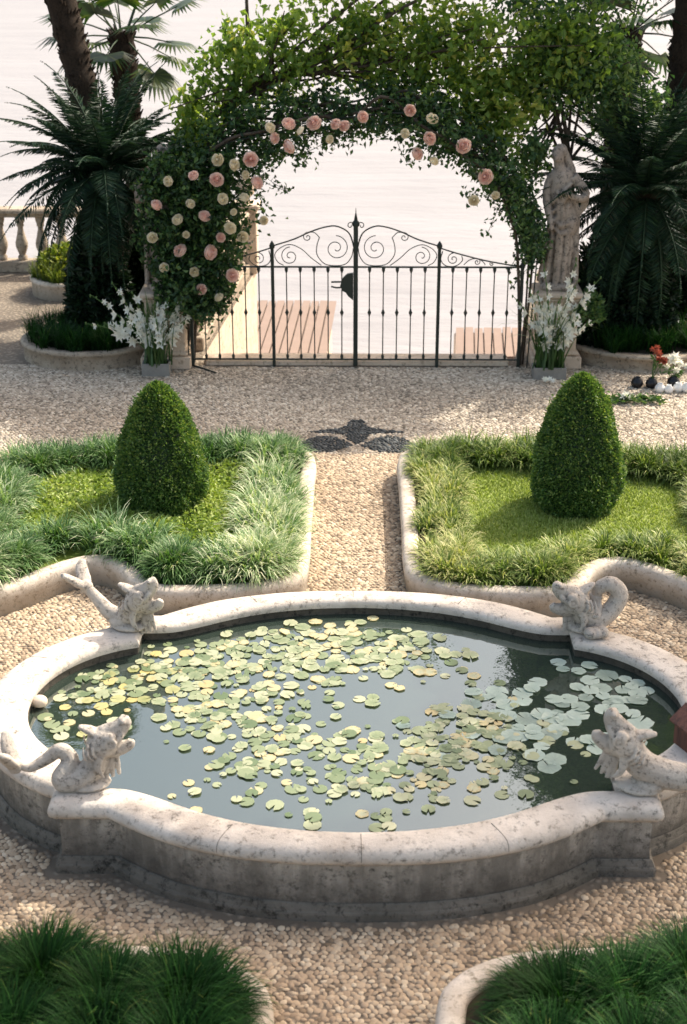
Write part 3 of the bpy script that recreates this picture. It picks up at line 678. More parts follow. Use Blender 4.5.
def gate_part(name,label,cat,s,kind,group):
    """s=-1 left, +1 right; kind leaf or panel"""
    t=thing(name,label,cat,(-.02,YG,0),0,group)
    W6=SP*6
    if kind=='leaf':
        xa,xb=0,s*W6
        rail(t,min(xa,xb)+.02,max(xa,xb),ZR); rail(t,min(xa,xb)+.02,max(xa,xb),ZB); bar_set(t,min(xa,xb),5)
        X=lambda u:s*u
        curve(t,cr([(X(.02),0,1.50),(X(.08),0,1.68),(X(.22),0,1.765),(X(.36),0,1.76),(X(.55),0,1.70),(X(.75),0,1.61),(X(W6),0,1.525)],8),'top_rail',.009)
        # big spiral beside the centre post, ending in the long ogee stem
        c=(X(.24),1.50); curve(t,spiral(c,.155,1.6,PI/2 if s>0 else PI/2,s,60,.9))
        curve(t,np.r_[spiral((X(.27),1.505),.225,.0,0,1,2)[:0],cr([(X(.03),0,1.50),(X(.05),0,1.40),(X(.12),0,1.31),(X(.24),0,1.285),(X(.38),0,1.31),(X(.47),0,1.42),(X(.47),0,1.54),(X(.44),0,1.63)],8)])
        curve(t,np.r_[cr([(X(.44),0,1.63),(X(.50),0,1.69),(X(.56),0,1.695)],6),spiral((X(.585),1.635),.058,1.3,PI/2,-s,30)])
        c=(X(.80),1.40); curve(t,spiral(c,.115,1.5,PI*.5,-s,50,.9))
        curve(t,cr([(X(.42),0,1.29),(X(.54),0,1.38),(X(.66),0,1.49),(X(.80),0,1.545),(X(.92),0,1.50),(X(.985),0,1.42),(X(.95),0,1.33),(X(.88),0,1.29)],8))
        post(t,s*W6,.0,1.53,.02)
    else:
        xa=s*W6; xb=s*2*W6
        rail(t,min(xa,xb)+.02,max(xa,xb),ZR); rail(t,min(xa,xb)+.02,max(xa,xb),ZB); bar_set(t,min(xa,xb),5)
        X=lambda u:s*(W6+u)
        curve(t,cr([(X(.02),0,1.50),(X(.25),0,1.43),(X(.55),0,1.355),(X(.85),0,1.30),(X(W6),0,1.285)],8),'top_rail',.009)
        curve(t,spiral((X(.17),1.37),.075,1.4,PI/2,s,40)); curve(t,cr([(X(.04),0,1.47),(X(.02),0,1.36),(X(.08),0,1.29),(X(.2),0,1.285),(X(.28),0,1.35),(X(.27),0,1.41)],8))
        curve(t,spiral((X(.46),1.335),.042,1.4,PI/2,-s,30)); curve(t,spiral((X(.64),1.312),.028,1.3,PI/2,s,24))
        curve(t,cr([(X(.30),0,1.30),(X(.37),0,1.36),(X(.46),0,1.377),(X(.53),0,1.34),(X(.56),0,1.30)],8))
        post(t,s*2*W6,.0,1.29,.02)
    return t
gl=gate_part('gate_leaf','left iron gate leaf carrying the centre post, finial and dark lock plate','gate',-1,'leaf','iron gate leaves')
gate_part('gate_leaf','right iron gate leaf with open scrollwork beside the centre post','gate',1,'leaf','iron gate leaves')
gp=gate_part('railing_panel','left fixed iron railing panel between gate leaf and rose covered pedestal','railing',-1,'panel','iron railing panels')
gate_part('railing_panel','right fixed iron railing panel beside the gladioli and statue','railing',1,'panel','iron railing panels')
post(gl,0,.02,1.80,.028,'centre_post')
mb=MB(); lathe(mb,[(.012,0),(.018,.02),(.022,.05),(.015,.09),(.006,.13),(.002,.19)],(0,0,1.80),10)
mb.build('finial',M['iron'],gl)
for s in (-1,1): curve(gl,spiral((s*.065,1.775),.05,1.1,PI if s>0 else 0,-s,24))
mb=MB(); V=np.array([(-.03,.0,1.20),(-.10,0,1.19),(-.155,0,1.14),(-.17,0,1.10),(-.19,0,1.04),(-.165,0,.98),(-.12,0,.955),(-.09,0,.91),(-.03,0,.86)])
V=np.r_[V+[0,-.03,0],V+[0,.015,0]]; n=9
mb.add(V,[tuple(range(n)),tuple(range(2*n-1,n-1,-1))]+[(i,n+i,n+(i+1)%n,(i+1)%n) for i in range(n)],smooth=False); mb.build('lock_plate',M['iron'],gl)
mb=MB(); tube(mb,[(-.16,-.02,1.09),(-.30,-.03,1.09)],.011,8); tube(mb,[(-.17,-.02,1.02),(-.24,-.03,1.02),(-.30,-.03,1.035)],.011,8); mb.build('handle',M['iron'],gl)
mb=MB(); tube(mb,[(-2.03,-.02,.02),(-1.9,-.12,.012),(-1.72,-.3,.012)],.011,6); mb.build('prop_bar',M['iron'],gp)

# ------------------------------------------------------------------ balustrades
BPROF=[(.075,0),(.075,.05),(.05,.07),(.06,.10),(.095,.20),(.098,.26),(.07,.36),(.045,.47),(.042,.51),(.06,.53),(.055,.56),(.07,.60),(.075,.62),(.075,.66)]
def balustrade(label,p0,p1,n,z=0):
    t=thing('balustrade',label,'balustrade',(p0[0],p0[1],z),math.atan2(p1[1]-p0[1],p1[0]-p0[0]),'stone balustrades above the lake')
    L=math.hypot(p1[0]-p0[0],p1[1]-p0[1])
    mb=MB(); box(mb,(L/2,0,.09),(L,.26,.18),0,.015); mb.build('plinth',M['balus'],t)
    mb=MB(); box(mb,(L/2,0,.885),(L,.20,.05),0,.01); box(mb,(L/2,0,.95),(L+.03,.30,.09),0,.025); mb.build('rail',M['balus'],t)
    bm=MB(); lathe(bm,BPROF,(0,0,.18),14); o=None
    for i in range(n):
        if o is None: o=bm.build('baluster',M['balus'],t); b=o
        else: b=o.copy(); COL.objects.link(b); b.parent=t
        b.location=((i+.5)*L/n,0,.01)
    return t
balustrade('stone balustrade at far left above the lake with bulbous balusters',(-9.2,14.22),(-1.95,14.22),23)
balustrade('stone balustrade receding behind the left end of the gate to the lake',(-2.12,9.80),(-1.80,13.95),14)
mb=MB(); t=thing('corner_pier','beige stone corner pier with a ball finial behind the roses left of the gate','pier',(-1.74,14.2,0))
box(mb,(0,0,.5),(.36,.36,1.0),0,.015); box(mb,(0,0,1.04),(.46,.46,.09),0,.02); mb.build('shaft',M['beige'],t)
mb=MB(); lathe(mb,[(.10,1.085),(.06,1.12),(.06,1.15),(.14,1.22),(.17,1.32),(.14,1.43),(.06,1.50),(.02,1.54)],seg=18); mb.build('ball_finial',M['beige'],t)

# ------------------------------------------------------------------ pedestals and statues
def pedestal(x,y,label):
    t=thing('pedestal',label,'pedestal',(x,y,0),0,'stone pedestals at the gate ends'); h=.98
    mb=MB(); box(mb,(0,0,.08),(.62,.62,.16),0,.015); box(mb,(0,0,.19),(.55,.55,.06),0,.02); mb.build('base',M['beige'],t)
    mb=MB(); box(mb,(0,0,.53),(.48,.48,.64),0,.01); mb.build('shaft',M['beige'],t)
    mb=MB(); box(mb,(0,0,.87),(.53,.53,.05),0,.015); box(mb,(0,0,.925),(.60,.60,.07),0,.02); mb.build('cap',M['beige'],t)
pedestal(-2.38,9.28,'beige stone pedestal behind the left white gladioli under the roses')
pedestal(2.48,9.34,'beige stone pedestal hidden by the right gladioli under the pale statue')
def statue(loc,rz,label,sx=1):
    t=thing('garden_statue',label,'statue',loc,rz,'stone figures beside the gate'); t.scale=(.93,.93,1.0); mb=MB(); S=lambda x:x*sx
    box(mb,(0,0,.04),(.44,.40,.08),0,.02)
    # robe: from hem to shoulders
    sweep(mb,[(S(.02),0,.05),(S(.0),0,.35),(S(.03),.0,.62),(S(.03),0,.86),(S(-.01),0,1.06),(S(-.03),0,1.22),(S(-.02),.0,1.34),(S(-.04),.0,1.43)],[.165,.16,.175,.185,.15,.15,.15,.085],.80)
    ell(mb,(S(.12),-.02,.80),(.11,.13,.17)); ell(mb,(S(-.03),0,1.36),(.165,.11,.12),(0,S(.12),0))
    sweep(mb,[(S(-.03),0,1.40),(S(-.06),-.01,1.49),(S(-.075),-.02,1.56)],[.09,.07,.065])
    ell(mb,(S(-.085),-.02,1.62),(.08,.095,.11),(0,S(-.3),0)); ell(mb,(S(-.06),.05,1.66),(.09,.09,.09))
    sweep(mb,[(S(-.03),.07,1.66),(S(.03),.09,1.55),(S(.09),.08,1.42),(S(.13),.06,1.25)],[.07,.07,.07,.05],.8)      # veil over the head
    ell(mb,(S(-.105),-.11,1.61),(.017,.02,.026)); ell(mb,(S(-.095),-.10,1.57),(.035,.026,.012))
    for q in (-1,1): ell(mb,(S(-.098+q*.032),-.10,1.635),(.018,.012,.012))
    sweep(mb,[(S(.12),0,1.36),(S(.24),-.0,1.25),(S(.31),-.03,1.15)],[.078,.068,.058]); sweep(mb,[(S(.31),-.03,1.15),(S(.24),-.14,1.13),(S(.13),-.19,1.17)],[.056,.048,.036]); ell(mb,(S(.09),-.20,1.19),(.05,.03,.04))
    sweep(mb,[(S(.30),-.02,1.16),(S(.29),.0,1.05),(S(.24),.02,.92)],[.055,.05,.02],.6)                                  # sleeve
    sweep(mb,[(S(-.15),0,1.36),(S(-.20),-.03,1.2),(S(-.19),-.07,1.03)],[.068,.058,.05]); sweep(mb,[(S(-.19),-.07,1.03),(S(-.15),-.13,.90),(S(-.12),-.17,.82)],[.05,.042,.034]); ell(mb,(S(-.11),-.18,.78),(.035,.03,.05))
    rr=random.Random(4)
    for k in range(15):      # hanging folds
        a=-PI+k*2*PI/15; r0=.175; x0=math.cos(a)*r0; y0=math.sin(a)*r0*.8
        top=.75+rr.random()*.5; b=rr.uniform(-.06,.06)
        sweep(mb,[(S(x0*.9),y0*.9,top),(S(x0*1.05+b*.4+.02),y0*1.02,top*.6+.05),(S(x0*1.12+b),y0*1.1,.07)],[.018,.030,.036],.9,8)
    for k in range(3):       # crossing mantle
        z=1.30-.13*k; sweep(mb,[(S(-.17),-.05,z-.30),(S(-.05),-.125,z-.16),(S(.12),-.09,z)],[.02,.03,.022],.8,8)
    sweep(mb,[(S(.17),-.02,1.1),(S(.2),.0,.85),(S(.19),-.03,.5),(S(.2),0,.15)],[.03,.05,.045,.03],.6)
    for k in range(2): sweep(mb,[(S(-.16),-.08,.95-.08*k),(S(.02),-.155,.80-.10*k),(S(.17),-.08,.90-.08*k)],[.02,.032,.022],.8,8)
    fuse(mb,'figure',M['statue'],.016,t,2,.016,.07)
    return t
statue((2.48,9.34,.962),math.radians(-12),'pale weathered stone figure in draped robe standing right of the gate',1)
statue((-2.38,9.28,.962),math.radians(20),'weathered stone figure left of the gate mostly hidden behind roses',-1)

# ------------------------------------------------------------------ climbing roses on the arch
# x,z,colour,size on the photographed side of the arch
RS=[(-1.02,2.97,'c',.9),(-.80,3.02,'p',1.1),(-.97,2.86,'p',.9),(-.50,3.03,'p',1.2),(-.78,2.78,'p',1.2),(-.65,2.95,'c',.8),(-.15,3.0,'p',.9),(.05,3.10,'p',.95),(-.33,2.86,'c',.7),(.60,3.18,'p',.95),(.85,3.08,'c',1.),(.55,2.92,'c',.8),(.82,2.86,'p',1.1),(.68,2.68,'p',1.05),(1.23,2.77,'p',1.25),(1.5,2.42,'p',1.25),(1.36,2.15,'c',.9),(1.62,2.2,'c',.7),(.88,2.6,'c',.8),
    (-1.62,2.62,'c',1.),(-1.44,2.56,'c',.95),(-1.24,2.63,'p',1.2),(-1.64,2.40,'p',1.15),(-1.18,2.36,'p',1.1),(-1.58,2.18,'c',.95),(-1.33,2.18,'c',.9),(-1.96,2.12,'c',.8),(-1.80,1.97,'p',1.),(-2.11,1.93,'c',.95),(-1.50,1.84,'c',1.),(-1.36,1.72,'c',.9),(-2.10,1.55,'p',1.15),(-1.76,1.54,'p',1.25),(-1.50,1.26,'p',1.1),(-1.87,1.09,'p',.9),(-1.1,1.92,'c',.75),(-1.66,.98,'c',.8),(-1.3,2.45,'c',.7),(-.25,3.02,'p',.9),(-2.42,1.72,'c',.9),(-2.36,2.10,'p',.95),(-2.30,1.36,'c',.8),(-2.2,2.38,'c',.85),(-1.95,1.30,'c',.8),(-1.62,1.72,'p',.8),(-1.9,2.45,'p',.85),(-2.02,1.76,'c',.6),(-1.45,2.02,'c',.6)]
ARC=np.array([(-2.05,.75,.26),(-2.08,1.2,.36),(-2.05,1.7,.46),(-2.0,2.2,.52),(-1.68,2.68,.42),(-1.2,2.84,.38),(-.65,2.98,.38),(-.05,3.06,.33),(.55,3.10,.30),(1.0,2.95,.30),(1.42,2.68,.25),(1.78,2.28,.20),(2.05,1.85,.13),(2.18,1.4,.09)])
arcd=cr(ARC,10)
arch=thing('rose_arch','arch of climbing roses with pink and cream blooms spanning the iron gate','rose arch',(0,9.3,0))
mb=MB()
for y in (-.22,.22): tube(mb,np.r_[[(-2.12,y,0)],np.stack([arcd[:,0],np.full(len(arcd),y),arcd[:,1]],1),[(2.12,y,0)]],.009,6)
for i in range(6,len(arcd),9): tube(mb,[(arcd[i,0],-.22,arcd[i,1]),(arcd[i,0],.22,arcd[i,1])],.008,5)
mb.build('frame',M['iron'],arch)
mb=MB()
for k in range(9):
    o=R.normal(0,.14,3); j=R.normal(0,.05,(len(arcd)//6+1,3)); q=arcd[::6]
    pts=np.stack([q[:,0]+o[0],np.full(len(q),o[1]),q[:,1]+o[2]*.5],1)+j[:len(q)]
    if k<5: pts=np.r_[[(-2.1+o[0]*.3,o[1]*.4,0)],pts]
    else: pts=np.r_[pts,[(2.1+o[0]*.3,o[1]*.4,0)]]
    tube(mb,cr(pts,4),R.uniform(.009,.02),6)
mb.build('stems',M['treebark'],arch)
def clumps(n,path,yr,per,spread):
    k=R.integers(0,len(path),n); a=R.random(n)*6.28; rr=np.sqrt(R.random(n))*path[k,2]
    c=np.stack([path[k,0]+np.cos(a)*rr,R.normal(0,yr,n),path[k,1]+np.sin(a)*rr],1)
    c=np.repeat(c,per,0)+R.normal(0,spread,(n*per,3)); return c
mb=MB(); P=clumps(600,arcd,.24,20,.065); lk=np.where((arcd[:,0]<-1.5)&(arcd[:,1]<2.6))[0]
P=np.r_[P,clumps(230,arcd[lk],.28,20,.07)]
m=11500; q=np.stack([R.normal(-1.98,.36,m),R.normal(-.30,.12,m),R.uniform(.75,2.65,m)],1); q=q[(np.abs(q[:,0]+1.98)<.70-.18*np.abs(q[:,2]-1.9)-.22*np.clip(1.3-q[:,2],0,1)+.06*np.sin(q[:,2]*9))&(np.sin(q[:,0]*11+q[:,2]*7)*np.sin(q[:,2]*12-q[:,0]*5)>-.45)]
P=np.r_[P,q]
P=P[~((np.abs(P[:,0])<1.25)&(P[:,2]<np.where(P[:,0]<-.15,2.52,2.68)-.18*np.abs(P[:,0])+.05*np.sin(P[:,0]*14)))]
for (x,z,c,sz) in RS: P=np.r_[P,np.array([x,-.22,z])+R.normal(0,1,(26,3))*np.array([.075,.08,.075])]
n=len(P); leaves(mb,P,R.normal(size=(n,3))+np.array([0,-.3,-.2]),R.uniform(.05,.095,n),R.uniform(.035,.06,n),0,np.clip(R.normal(.5,.28,n),0,1))
# trailing shoots
for k in range(46):
    i=R.integers(8,len(arcd)-2); x,z,r=arcd[i]; side=R.normal(0,.3); ln=R.uniform(.2,.5)
    pts=cr([(x,R.normal(0,.2),z-r*.4),(x+side*.5,R.normal(-.1,.2),z-r-ln*.3),(x+side,R.normal(-.1,.2),z-r-ln*(.7 if abs(x)<1.3 else .9))],6)
    if abs(x)<1.2 and pts[:,2].min()<2.5: continue
    tube(mb,pts,.004,4,var=.3); q=np.repeat(pts[2:],3,0)+R.normal(0,.03,(len(pts[2:])*3,3)); m=len(q)
    leaves(mb,q,R.normal(size=(m,3)),R.uniform(.04,.08,m),R.uniform(.03,.05,m))
mb.build('foliage',M['rose'],arch)
def rosemesh(mat,name='blossom'):
    mb=MB()
    for ring,(n,r,h,hw) in enumerate(((6,.085,.035,.80),(6,.074,.055,.75),(5,.056,.068,.85),(4,.036,.074,1.0),(3,.018,.076,1.2))):
        for i in range(n):
            a=2*PI*i/n+ring*.55; U=np.linspace(-1,1,5); T=(0,.35,.7,1.); Vv=[]
            for tt in T:
                rr=.008+(r-.008)*math.sin(tt*PI/2)**.8; zz=-.02+h*(1.1*tt**1.3)
                for u in U:
                    k=1-.22*tt*u*u; Vv.append((rr*k*math.cos(a+u*hw),rr*k*math.sin(a+u*hw),zz-.014*tt*u*u+(.006*math.sin(i*3+ring) if tt==1 else 0)))
            F=[(j*5+q,j*5+q+1,j*5+6+q,j*5+5+q) for j in range(3) for q in range(4)]
            mb.add(Vv,F,0,np.clip(.9-.16*ring+R.normal(0,.08),0,1))
    ell(mb,(0,0,.03),(.02,.02,.035),var=.1,seg=8,rings=5)
    me=mb.mesh(name); me.materials.append(mat); return me
RP,RC=rosemesh(M['petalp']),rosemesh(M['petalc'])
for (x,z,c,s) in RS:
    o=bpy.data.objects.new('blossom',RP if c=='p' else RC); COL.objects.link(o); o.parent=arch
    i=int(np.argmin(np.hypot(arcd[:,0]-x,arcd[:,1]-z)))
    o.location=(x,-.42-.22*min(1,arcd[i,2]/.5)+R.normal()*.03,z); o.scale=(s*.93,)*3
    o.rotation_euler=(math.radians(62)+R.normal()*.3,R.normal()*.3,R.normal()*.5)
    o['label']='pink rose bloom' if c=='p' else 'cream rose bloom'

# leafy crowns as clumps of real leaves
def crown(name,label,cat,spec,mat,stem,L=(.05,.10),group=None,barkm='treebark',extra_branches=True):
    """spec: list of (center, radii, clumps, per, clumpspread)"""
    t=thing(name,label,cat,stem[0],0,group); o=np.array(stem[0]); mb=MB()
    for c,r,nc,per,sp in spec:
        d=unit(R.normal(size=(nc,3)))*(R.random(nc)**.45)[:,None]*np.array(r)+np.array(c)-o
        P=np.repeat(d,per,0)+R.normal(0,sp,(nc*per,3)); n=len(P)
        v=np.repeat(R.normal(.5,.22,nc),per)+R.normal(0,.18,n)
        leaves(mb,P,R.normal(size=(n,3))+np.array([0,-.1,-.35]),R.uniform(L[0],L[1],n),R.uniform(L[0],L[1],n)*.66,0,np.clip(v,0,1))
    mb.build('crown',mat,t)
    mb=MB(); pts=cr([np.array(p)-o for p in stem],6); tube(mb,pts,np.linspace(stem_r(spec),stem_r(spec)*.45,len(pts)),9)
    for c,r,nc,per,sp in spec:
        for k in range(5):
            e=np.array(c)-o+R.normal(0,.5,3)*np.array(r); s=pts[int(len(pts)*R.uniform(.55,.95))]
            tube(mb,cr([s,(s+e)/2+R.normal(0,.08,3),e],5),np.linspace(.022,.006,11)*max(1,r[0]),6)
    mb.build('trunk',M[barkm],t); return t
def stem_r(spec): return .045*max(1,spec[0][1][0])
crown('climbing_vine','sunlit pale green vine spilling over the top of the rose arch','vine',
    [((-1.25,9.6,3.65),(.75,.35,.65),60,22,.10),((-.1,9.7,3.85),(1.0,.35,.55),75,22,.10),((1.0,9.7,3.7),(.95,.4,.75),110,22,.10),((1.75,9.7,3.15),(.55,.4,.55),60,22,.09),((-1.9,9.6,3.0),(.35,.3,.5),30,22,.08),((.3,9.8,4.7),(1.7,.5,.3),40,22,.12),((2.45,9.6,3.75),(.7,.3,.5),45,22,.10)],
    M['vine'],[(-2.2,9.75,0),(-2.25,9.8,1.5),(-1.9,9.7,2.8),(-1.0,9.7,3.4),(0,9.7,3.6)],(.065,.14))
crown('leafy_shrub','blue green leafy shrub rising behind the draped statue','shrub',
    [((2.6,9.9,3.55),(.85,.4,.50),190,26,.10),((2.12,9.5,2.55),(.14,.15,.35),12,18,.06),((3.3,10.1,3.0),(.55,.4,.5),60,26,.09),((2.05,9.8,2.6),(.28,.25,.45),26,22,.08),((2.5,10,4.3),(1.0,.5,.45),80,24,.11)],
    M['vine2'],[(2.75,10.1,0),(2.8,10.15,1.2),(2.6,10.0,2.6),(2.4,10.0,3.4)],(.05,.10))
crown('shade_tree','tall broadleaf tree at far right behind the palm','tree',
    [((4.2,12.5,7.7),(1.6,1.2,2.1),680,30,.20),((3.6,12.4,6.5),(1.0,.8,1.0),260,30,.18),((5.9,12.6,6.2),(1.0,.8,1.0),160,28,.18)],
    M['rose'],[(5.3,12.8,0),(5.3,12.8,3),(5.0,12.6,5.4),(4.3,12.5,7.2)],(.10,.20))
crown('garden_tree','large tree standing right of the pond and shading its right side','tree',
    [((8.3,6.0,8.9),(1.5,1.3,.9),230,28,.17),((7.5,3.9,8.7),(1.3,1.0,.8),150,28,.17),((9.2,4.2,8.6),(1.2,1.2,.8),110,28,.17),((6.1,2.7,8.8),(1.0,.8,.7),110,28,.17),((4.6,2.75,8.6),(1.0,.65,.6),110,28,.16)],
    M['vine2'],[(8.2,4.2,0),(8.1,4.3,3),(7.9,4.4,6),(7.6,4.3,8.2)],(.10,.19))

# ------------------------------------------------------------------ cycads and palms
def frond(mb,base,az,elev,L,droop,nl=58,ll=.21):
    t=np.linspace(0,1,nl); ang=elev-droop*t**1.4; ds=L/(nl-1)
    h=np.cumsum(np.cos(ang))*ds; z=np.cumsum(np.sin(ang))*ds
    H=np.array([math.cos(az),math.sin(az),0]); P=base+H*h[:,None]+np.array([0,0,1.])*z[:,None]
    tube(mb,P[::5],np.linspace(.013,.004,len(P[::5])),5,var=.7)
    T=np.stack([np.cos(ang)*H[0],np.cos(ang)*H[1],np.sin(ang)],1); S=np.array([-H[1],H[0],0.]); U=np.cross(S,T)[4:]
    k=slice(4,None); tt=t[k]; lf=ll*np.sin(np.clip(tt*1.05+.12,0,1)*PI)**.6*1.0+.02
    for s in (-1,1):
        D=T[k]*.55+s*S*.85+U*(.30)+R.normal(0,.05,(len(tt),3))
        leaves(mb,P[k],D,lf,.024,0,np.clip(R.normal(.5,.2,len(tt)),0,1),.1)
def cycad(loc,label,h,rad,nf,lean=(0,0),Ls=(1.1,1.6)):
    t=thing('cycad',label,'cycad',loc,0,'dark cycads either side of the gate')
    mb=MB(); n=22; z=np.linspace(0,h,n); P=np.stack([lean[0]*z/h,lean[1]*z/h,z],1)
    tube(mb,P,rad*(1+.10*np.sin(np.arange(n)*2.4)),14)
    for k in range(120):
        a=R.random()*6.28; zz=R.random()*h; b=np.array([lean[0]*zz/h+math.cos(a)*rad*.9,lean[1]*zz/h+math.sin(a)*rad*.9,zz])
        tube(mb,[b,b+np.array([math.cos(a)*.07,math.sin(a)*.07,.05])],[.03,.012],5)
    mb.build('trunk',M['bark'],t)
    mb=MB(); top=np.array([lean[0],lean[1],h])
    for k in range(nf):
        f=(k+.5)/nf; az=k*2.399+R.normal(0,.15); el=1.45-2.5*f+R.normal(0,.08)
        frond(mb,top+np.array([math.cos(az)*.06,math.sin(az)*.06,.05*R.normal()]),az,el,R.uniform(*Ls),R.uniform(.5,1.0)+.2*f)
    mb.build('crown',M['cycad'],t); return t
cycad((-3.22,9.95,.2),'dark cycad left of the gate with drooping feathery fronds over an oval bed',2.1,.24,96,(.05,0),(1.2,1.65))
cycad((3.62,10.0,.2),'dark cycad right of the statue with long upright feathery fronds',1.85,.27,110,(.0,0),(1.4,2.0))
def fanleaf(mb,base,az,el,pet,Rr,droop=.6,n=26):
    H=np.array([math.cos(az),math.sin(az),0]); T=H*math.cos(el)+np.array([0,0,math.sin(el)]); S=np.array([-H[1],H[0],0.]); U=np.cross(S,T)*-1
    c=base+T*pet; tube(mb,[base,(base+c)/2+np.array([0,0,.02]),c],[.014,.011,.008],5,var=.6)
    a=np.linspace(-2.1,2.1,n)
    for i,x in enumerate(a):
        D=T*math.cos(x)+S*math.sin(x); L=Rr*(.82+.18*math.cos(x))*R.uniform(.92,1.05); W=Rr*.10
        E=D-np.array([0,0,1.])*droop*R.uniform(.6,1.2); Sd=unit(np.cross(D,U))
        m=c+D*L*.55; tip=m+unit(E)*L*.45
        V=[c-Sd*.004,c+Sd*.004,m+Sd*W*.5,m-Sd*W*.5,tip]
        mb.add(V,[(0,1,2,3),(3,2,4)],0,np.clip(R.normal(.55,.22),0,1),smooth=False)
def palm(loc,label,pts,r,leavesn,Rr,group='tall fan palms',skirt=True,el0=1.2):
    t=thing('palm_tree',label,'palm tree',loc,0,group); mb=MB(); P=cr(pts,14); n=len(P)
    tube(mb,P,r*(1+.06*np.sin(np.arange(n)*1.9)+R.normal(0,.03,n)),14)
    for k in range(int(n*9)):
        i=R.integers(0,n); a=R.random()*6.28; b=P[i]+np.array([math.cos(a),math.sin(a),0])*r*.92
        tube(mb,[b,b+np.array([math.cos(a)*.05,math.sin(a)*.05,R.uniform(.03,.09)])],[.022,.006],4)
    mb.build('trunk',M['bark'],t); mb=MB(); top=P[-1]
    for k in range(leavesn):
        f=(k+.5)/leavesn; az=k*2.399; fanleaf(mb,top+np.array([math.cos(az)*r*.5,math.sin(az)*r*.5,-.1*f]),az,el0-2.0*f+R.normal(0,.08),R.uniform(.55,.8),Rr*R.uniform(.85,1.1),.35+.5*f)
    mb.build('crown',M['fan'],t); return t
palm((-3.36,10.9,0),'tall leaning palm trunk at left rising out of the photo behind the cycad',[(0,0,0),(-.06,0,1.5),(-.16,0,3.0),(-.42,.1,4.4),(-.7,.15,6.2)],.19,26,.62)
palm((-3.1,12.4,0),'shorter fan palm at left with sunlit fan leaves behind the cycad',[(0,0,0),(-.02,0,1.6),(-.1,0,2.8),(-.13,0,3.75)],.17,20,.55,el0=1.3)
palm((4.15,10.9,0),'tall dark palm trunk at the upper right edge of the photo',[(0,0,0),(.0,0,1.5),(.0,0,3.0),(.02,.0,4.5),(.1,.1,6.4)],.20,26,.62)
palm((3.55,11.9,0),'shorter fan palm at upper right beside the dark palm trunk',[(0,0,0),(.02,0,1.5),(.0,0,2.6),(.03,0,3.85)],.20,18,.6,el0=1.3)

# ------------------------------------------------------------------ round planters under the cycads
def planter(c,rx,ry,h,label,mat,grassmat,n,L,glabel,cat='planter'):
    t=thing('stone_planter',label,cat,(c[0],c[1],0))
    mb=MB(); lathe(mb,[(1.0,0),(1.0,h*.72),(1.03,h*.76),(1.04,h*.92),(1.0,h),(.90,h),(.88,h*.8)],seg=48,sx=rx,sy=ry); mb.build('kerb',M[mat],t)
    mb=MB(); lathe(mb,[(.93,h*.55),(.6,h*.9),(.3,h*1.1),(.02,h*1.15)],seg=32,sx=rx,sy=ry); mb.build('soil',M['soil'],t)
    m=MB(); a=R.random(n)*6.28; rr=np.sqrt(R.random(n))*.93; C=np.stack([c[0]+np.cos(a)*rr*rx,c[1]+np.sin(a)*rr*ry],1)
    for k in range(0,1):
        per=60; nn=n*per; cc=np.repeat(C,per,0); az=R.random(nn)*6.28; P=np.c_[cc+R.normal(0,.03,(nn,2)),np.full(nn,h*.85)]
        blades(m,P,az,R.uniform(.6,1.1,nn)*L,.012,R.uniform(.4,1.3,nn),0,np.clip(R.normal(.4,.2,nn),0,1))
    tag(m.build('planter_grass',grassmat),glabel,'grass',None,'stuff')
planter((-3.42,9.68),.86,.78,.24,'low oval stone planter around the foot of the left cycad','balus',M['darkgrass'],95,.36,'dark drooping grass filling the oval planter under the left cycad')
planter((3.75,9.75),1.05,.82,.20,'low oval stone planter around the foot of the right cycad','balus',M['darkgrass'],95,.36,'dark drooping grass filling the planter under the right cycad')
planter((-4.3,12.95),.55,.62,.26,'small round stone planter by the far left balustrade','kerb',M['yshrub'],40,.36,'yellow green grassy tufts in the small planter by the balustrade')
def bush(loc,r,label,mat,n,L):
    t=thing('bush',label,'bush',loc); d=unit(R.normal(size=(n,3))); d[:,2]=np.abs(d[:,2]); P=d*(R.random(n)**.4)[:,None]*np.array(r)
    mb=MB(); leaves(mb,P,d+R.normal(0,.7,(n,3)),R.uniform(L*.6,L,n),R.uniform(L*.4,L*.6,n),0,np.clip(R.normal(.5,.25,n),0,1)); mb.build('foliage',mat,t)
    mb=MB()
    for k in range(9):
        e=unit(R.normal(size=3)); e[2]=abs(e[2])+.3; tube(mb,cr([(0,0,-.05),e*.3*np.array(r),e*.75*np.array(r)],5),np.linspace(.02,.006,11),5)
    mb.build('stems',M['treebark'],t)
bush((-4.3,12.95,.3),(.45,.5,.40),'sunny yellow green bush in the small round planter at left',M['yshrub'],2600,.10)
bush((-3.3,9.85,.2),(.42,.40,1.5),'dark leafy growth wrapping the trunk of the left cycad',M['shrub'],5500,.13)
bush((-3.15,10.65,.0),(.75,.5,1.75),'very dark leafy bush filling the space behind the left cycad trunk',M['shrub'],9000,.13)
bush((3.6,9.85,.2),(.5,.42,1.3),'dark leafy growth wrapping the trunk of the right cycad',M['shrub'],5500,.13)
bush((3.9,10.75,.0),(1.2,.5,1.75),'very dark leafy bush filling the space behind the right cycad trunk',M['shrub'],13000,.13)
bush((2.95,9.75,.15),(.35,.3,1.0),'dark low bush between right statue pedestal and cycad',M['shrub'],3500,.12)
bush((2.85,9.15,.62),(.2,.18,.35),'bright green fern like bush right of the gladioli',M['vine2'],900,.09)

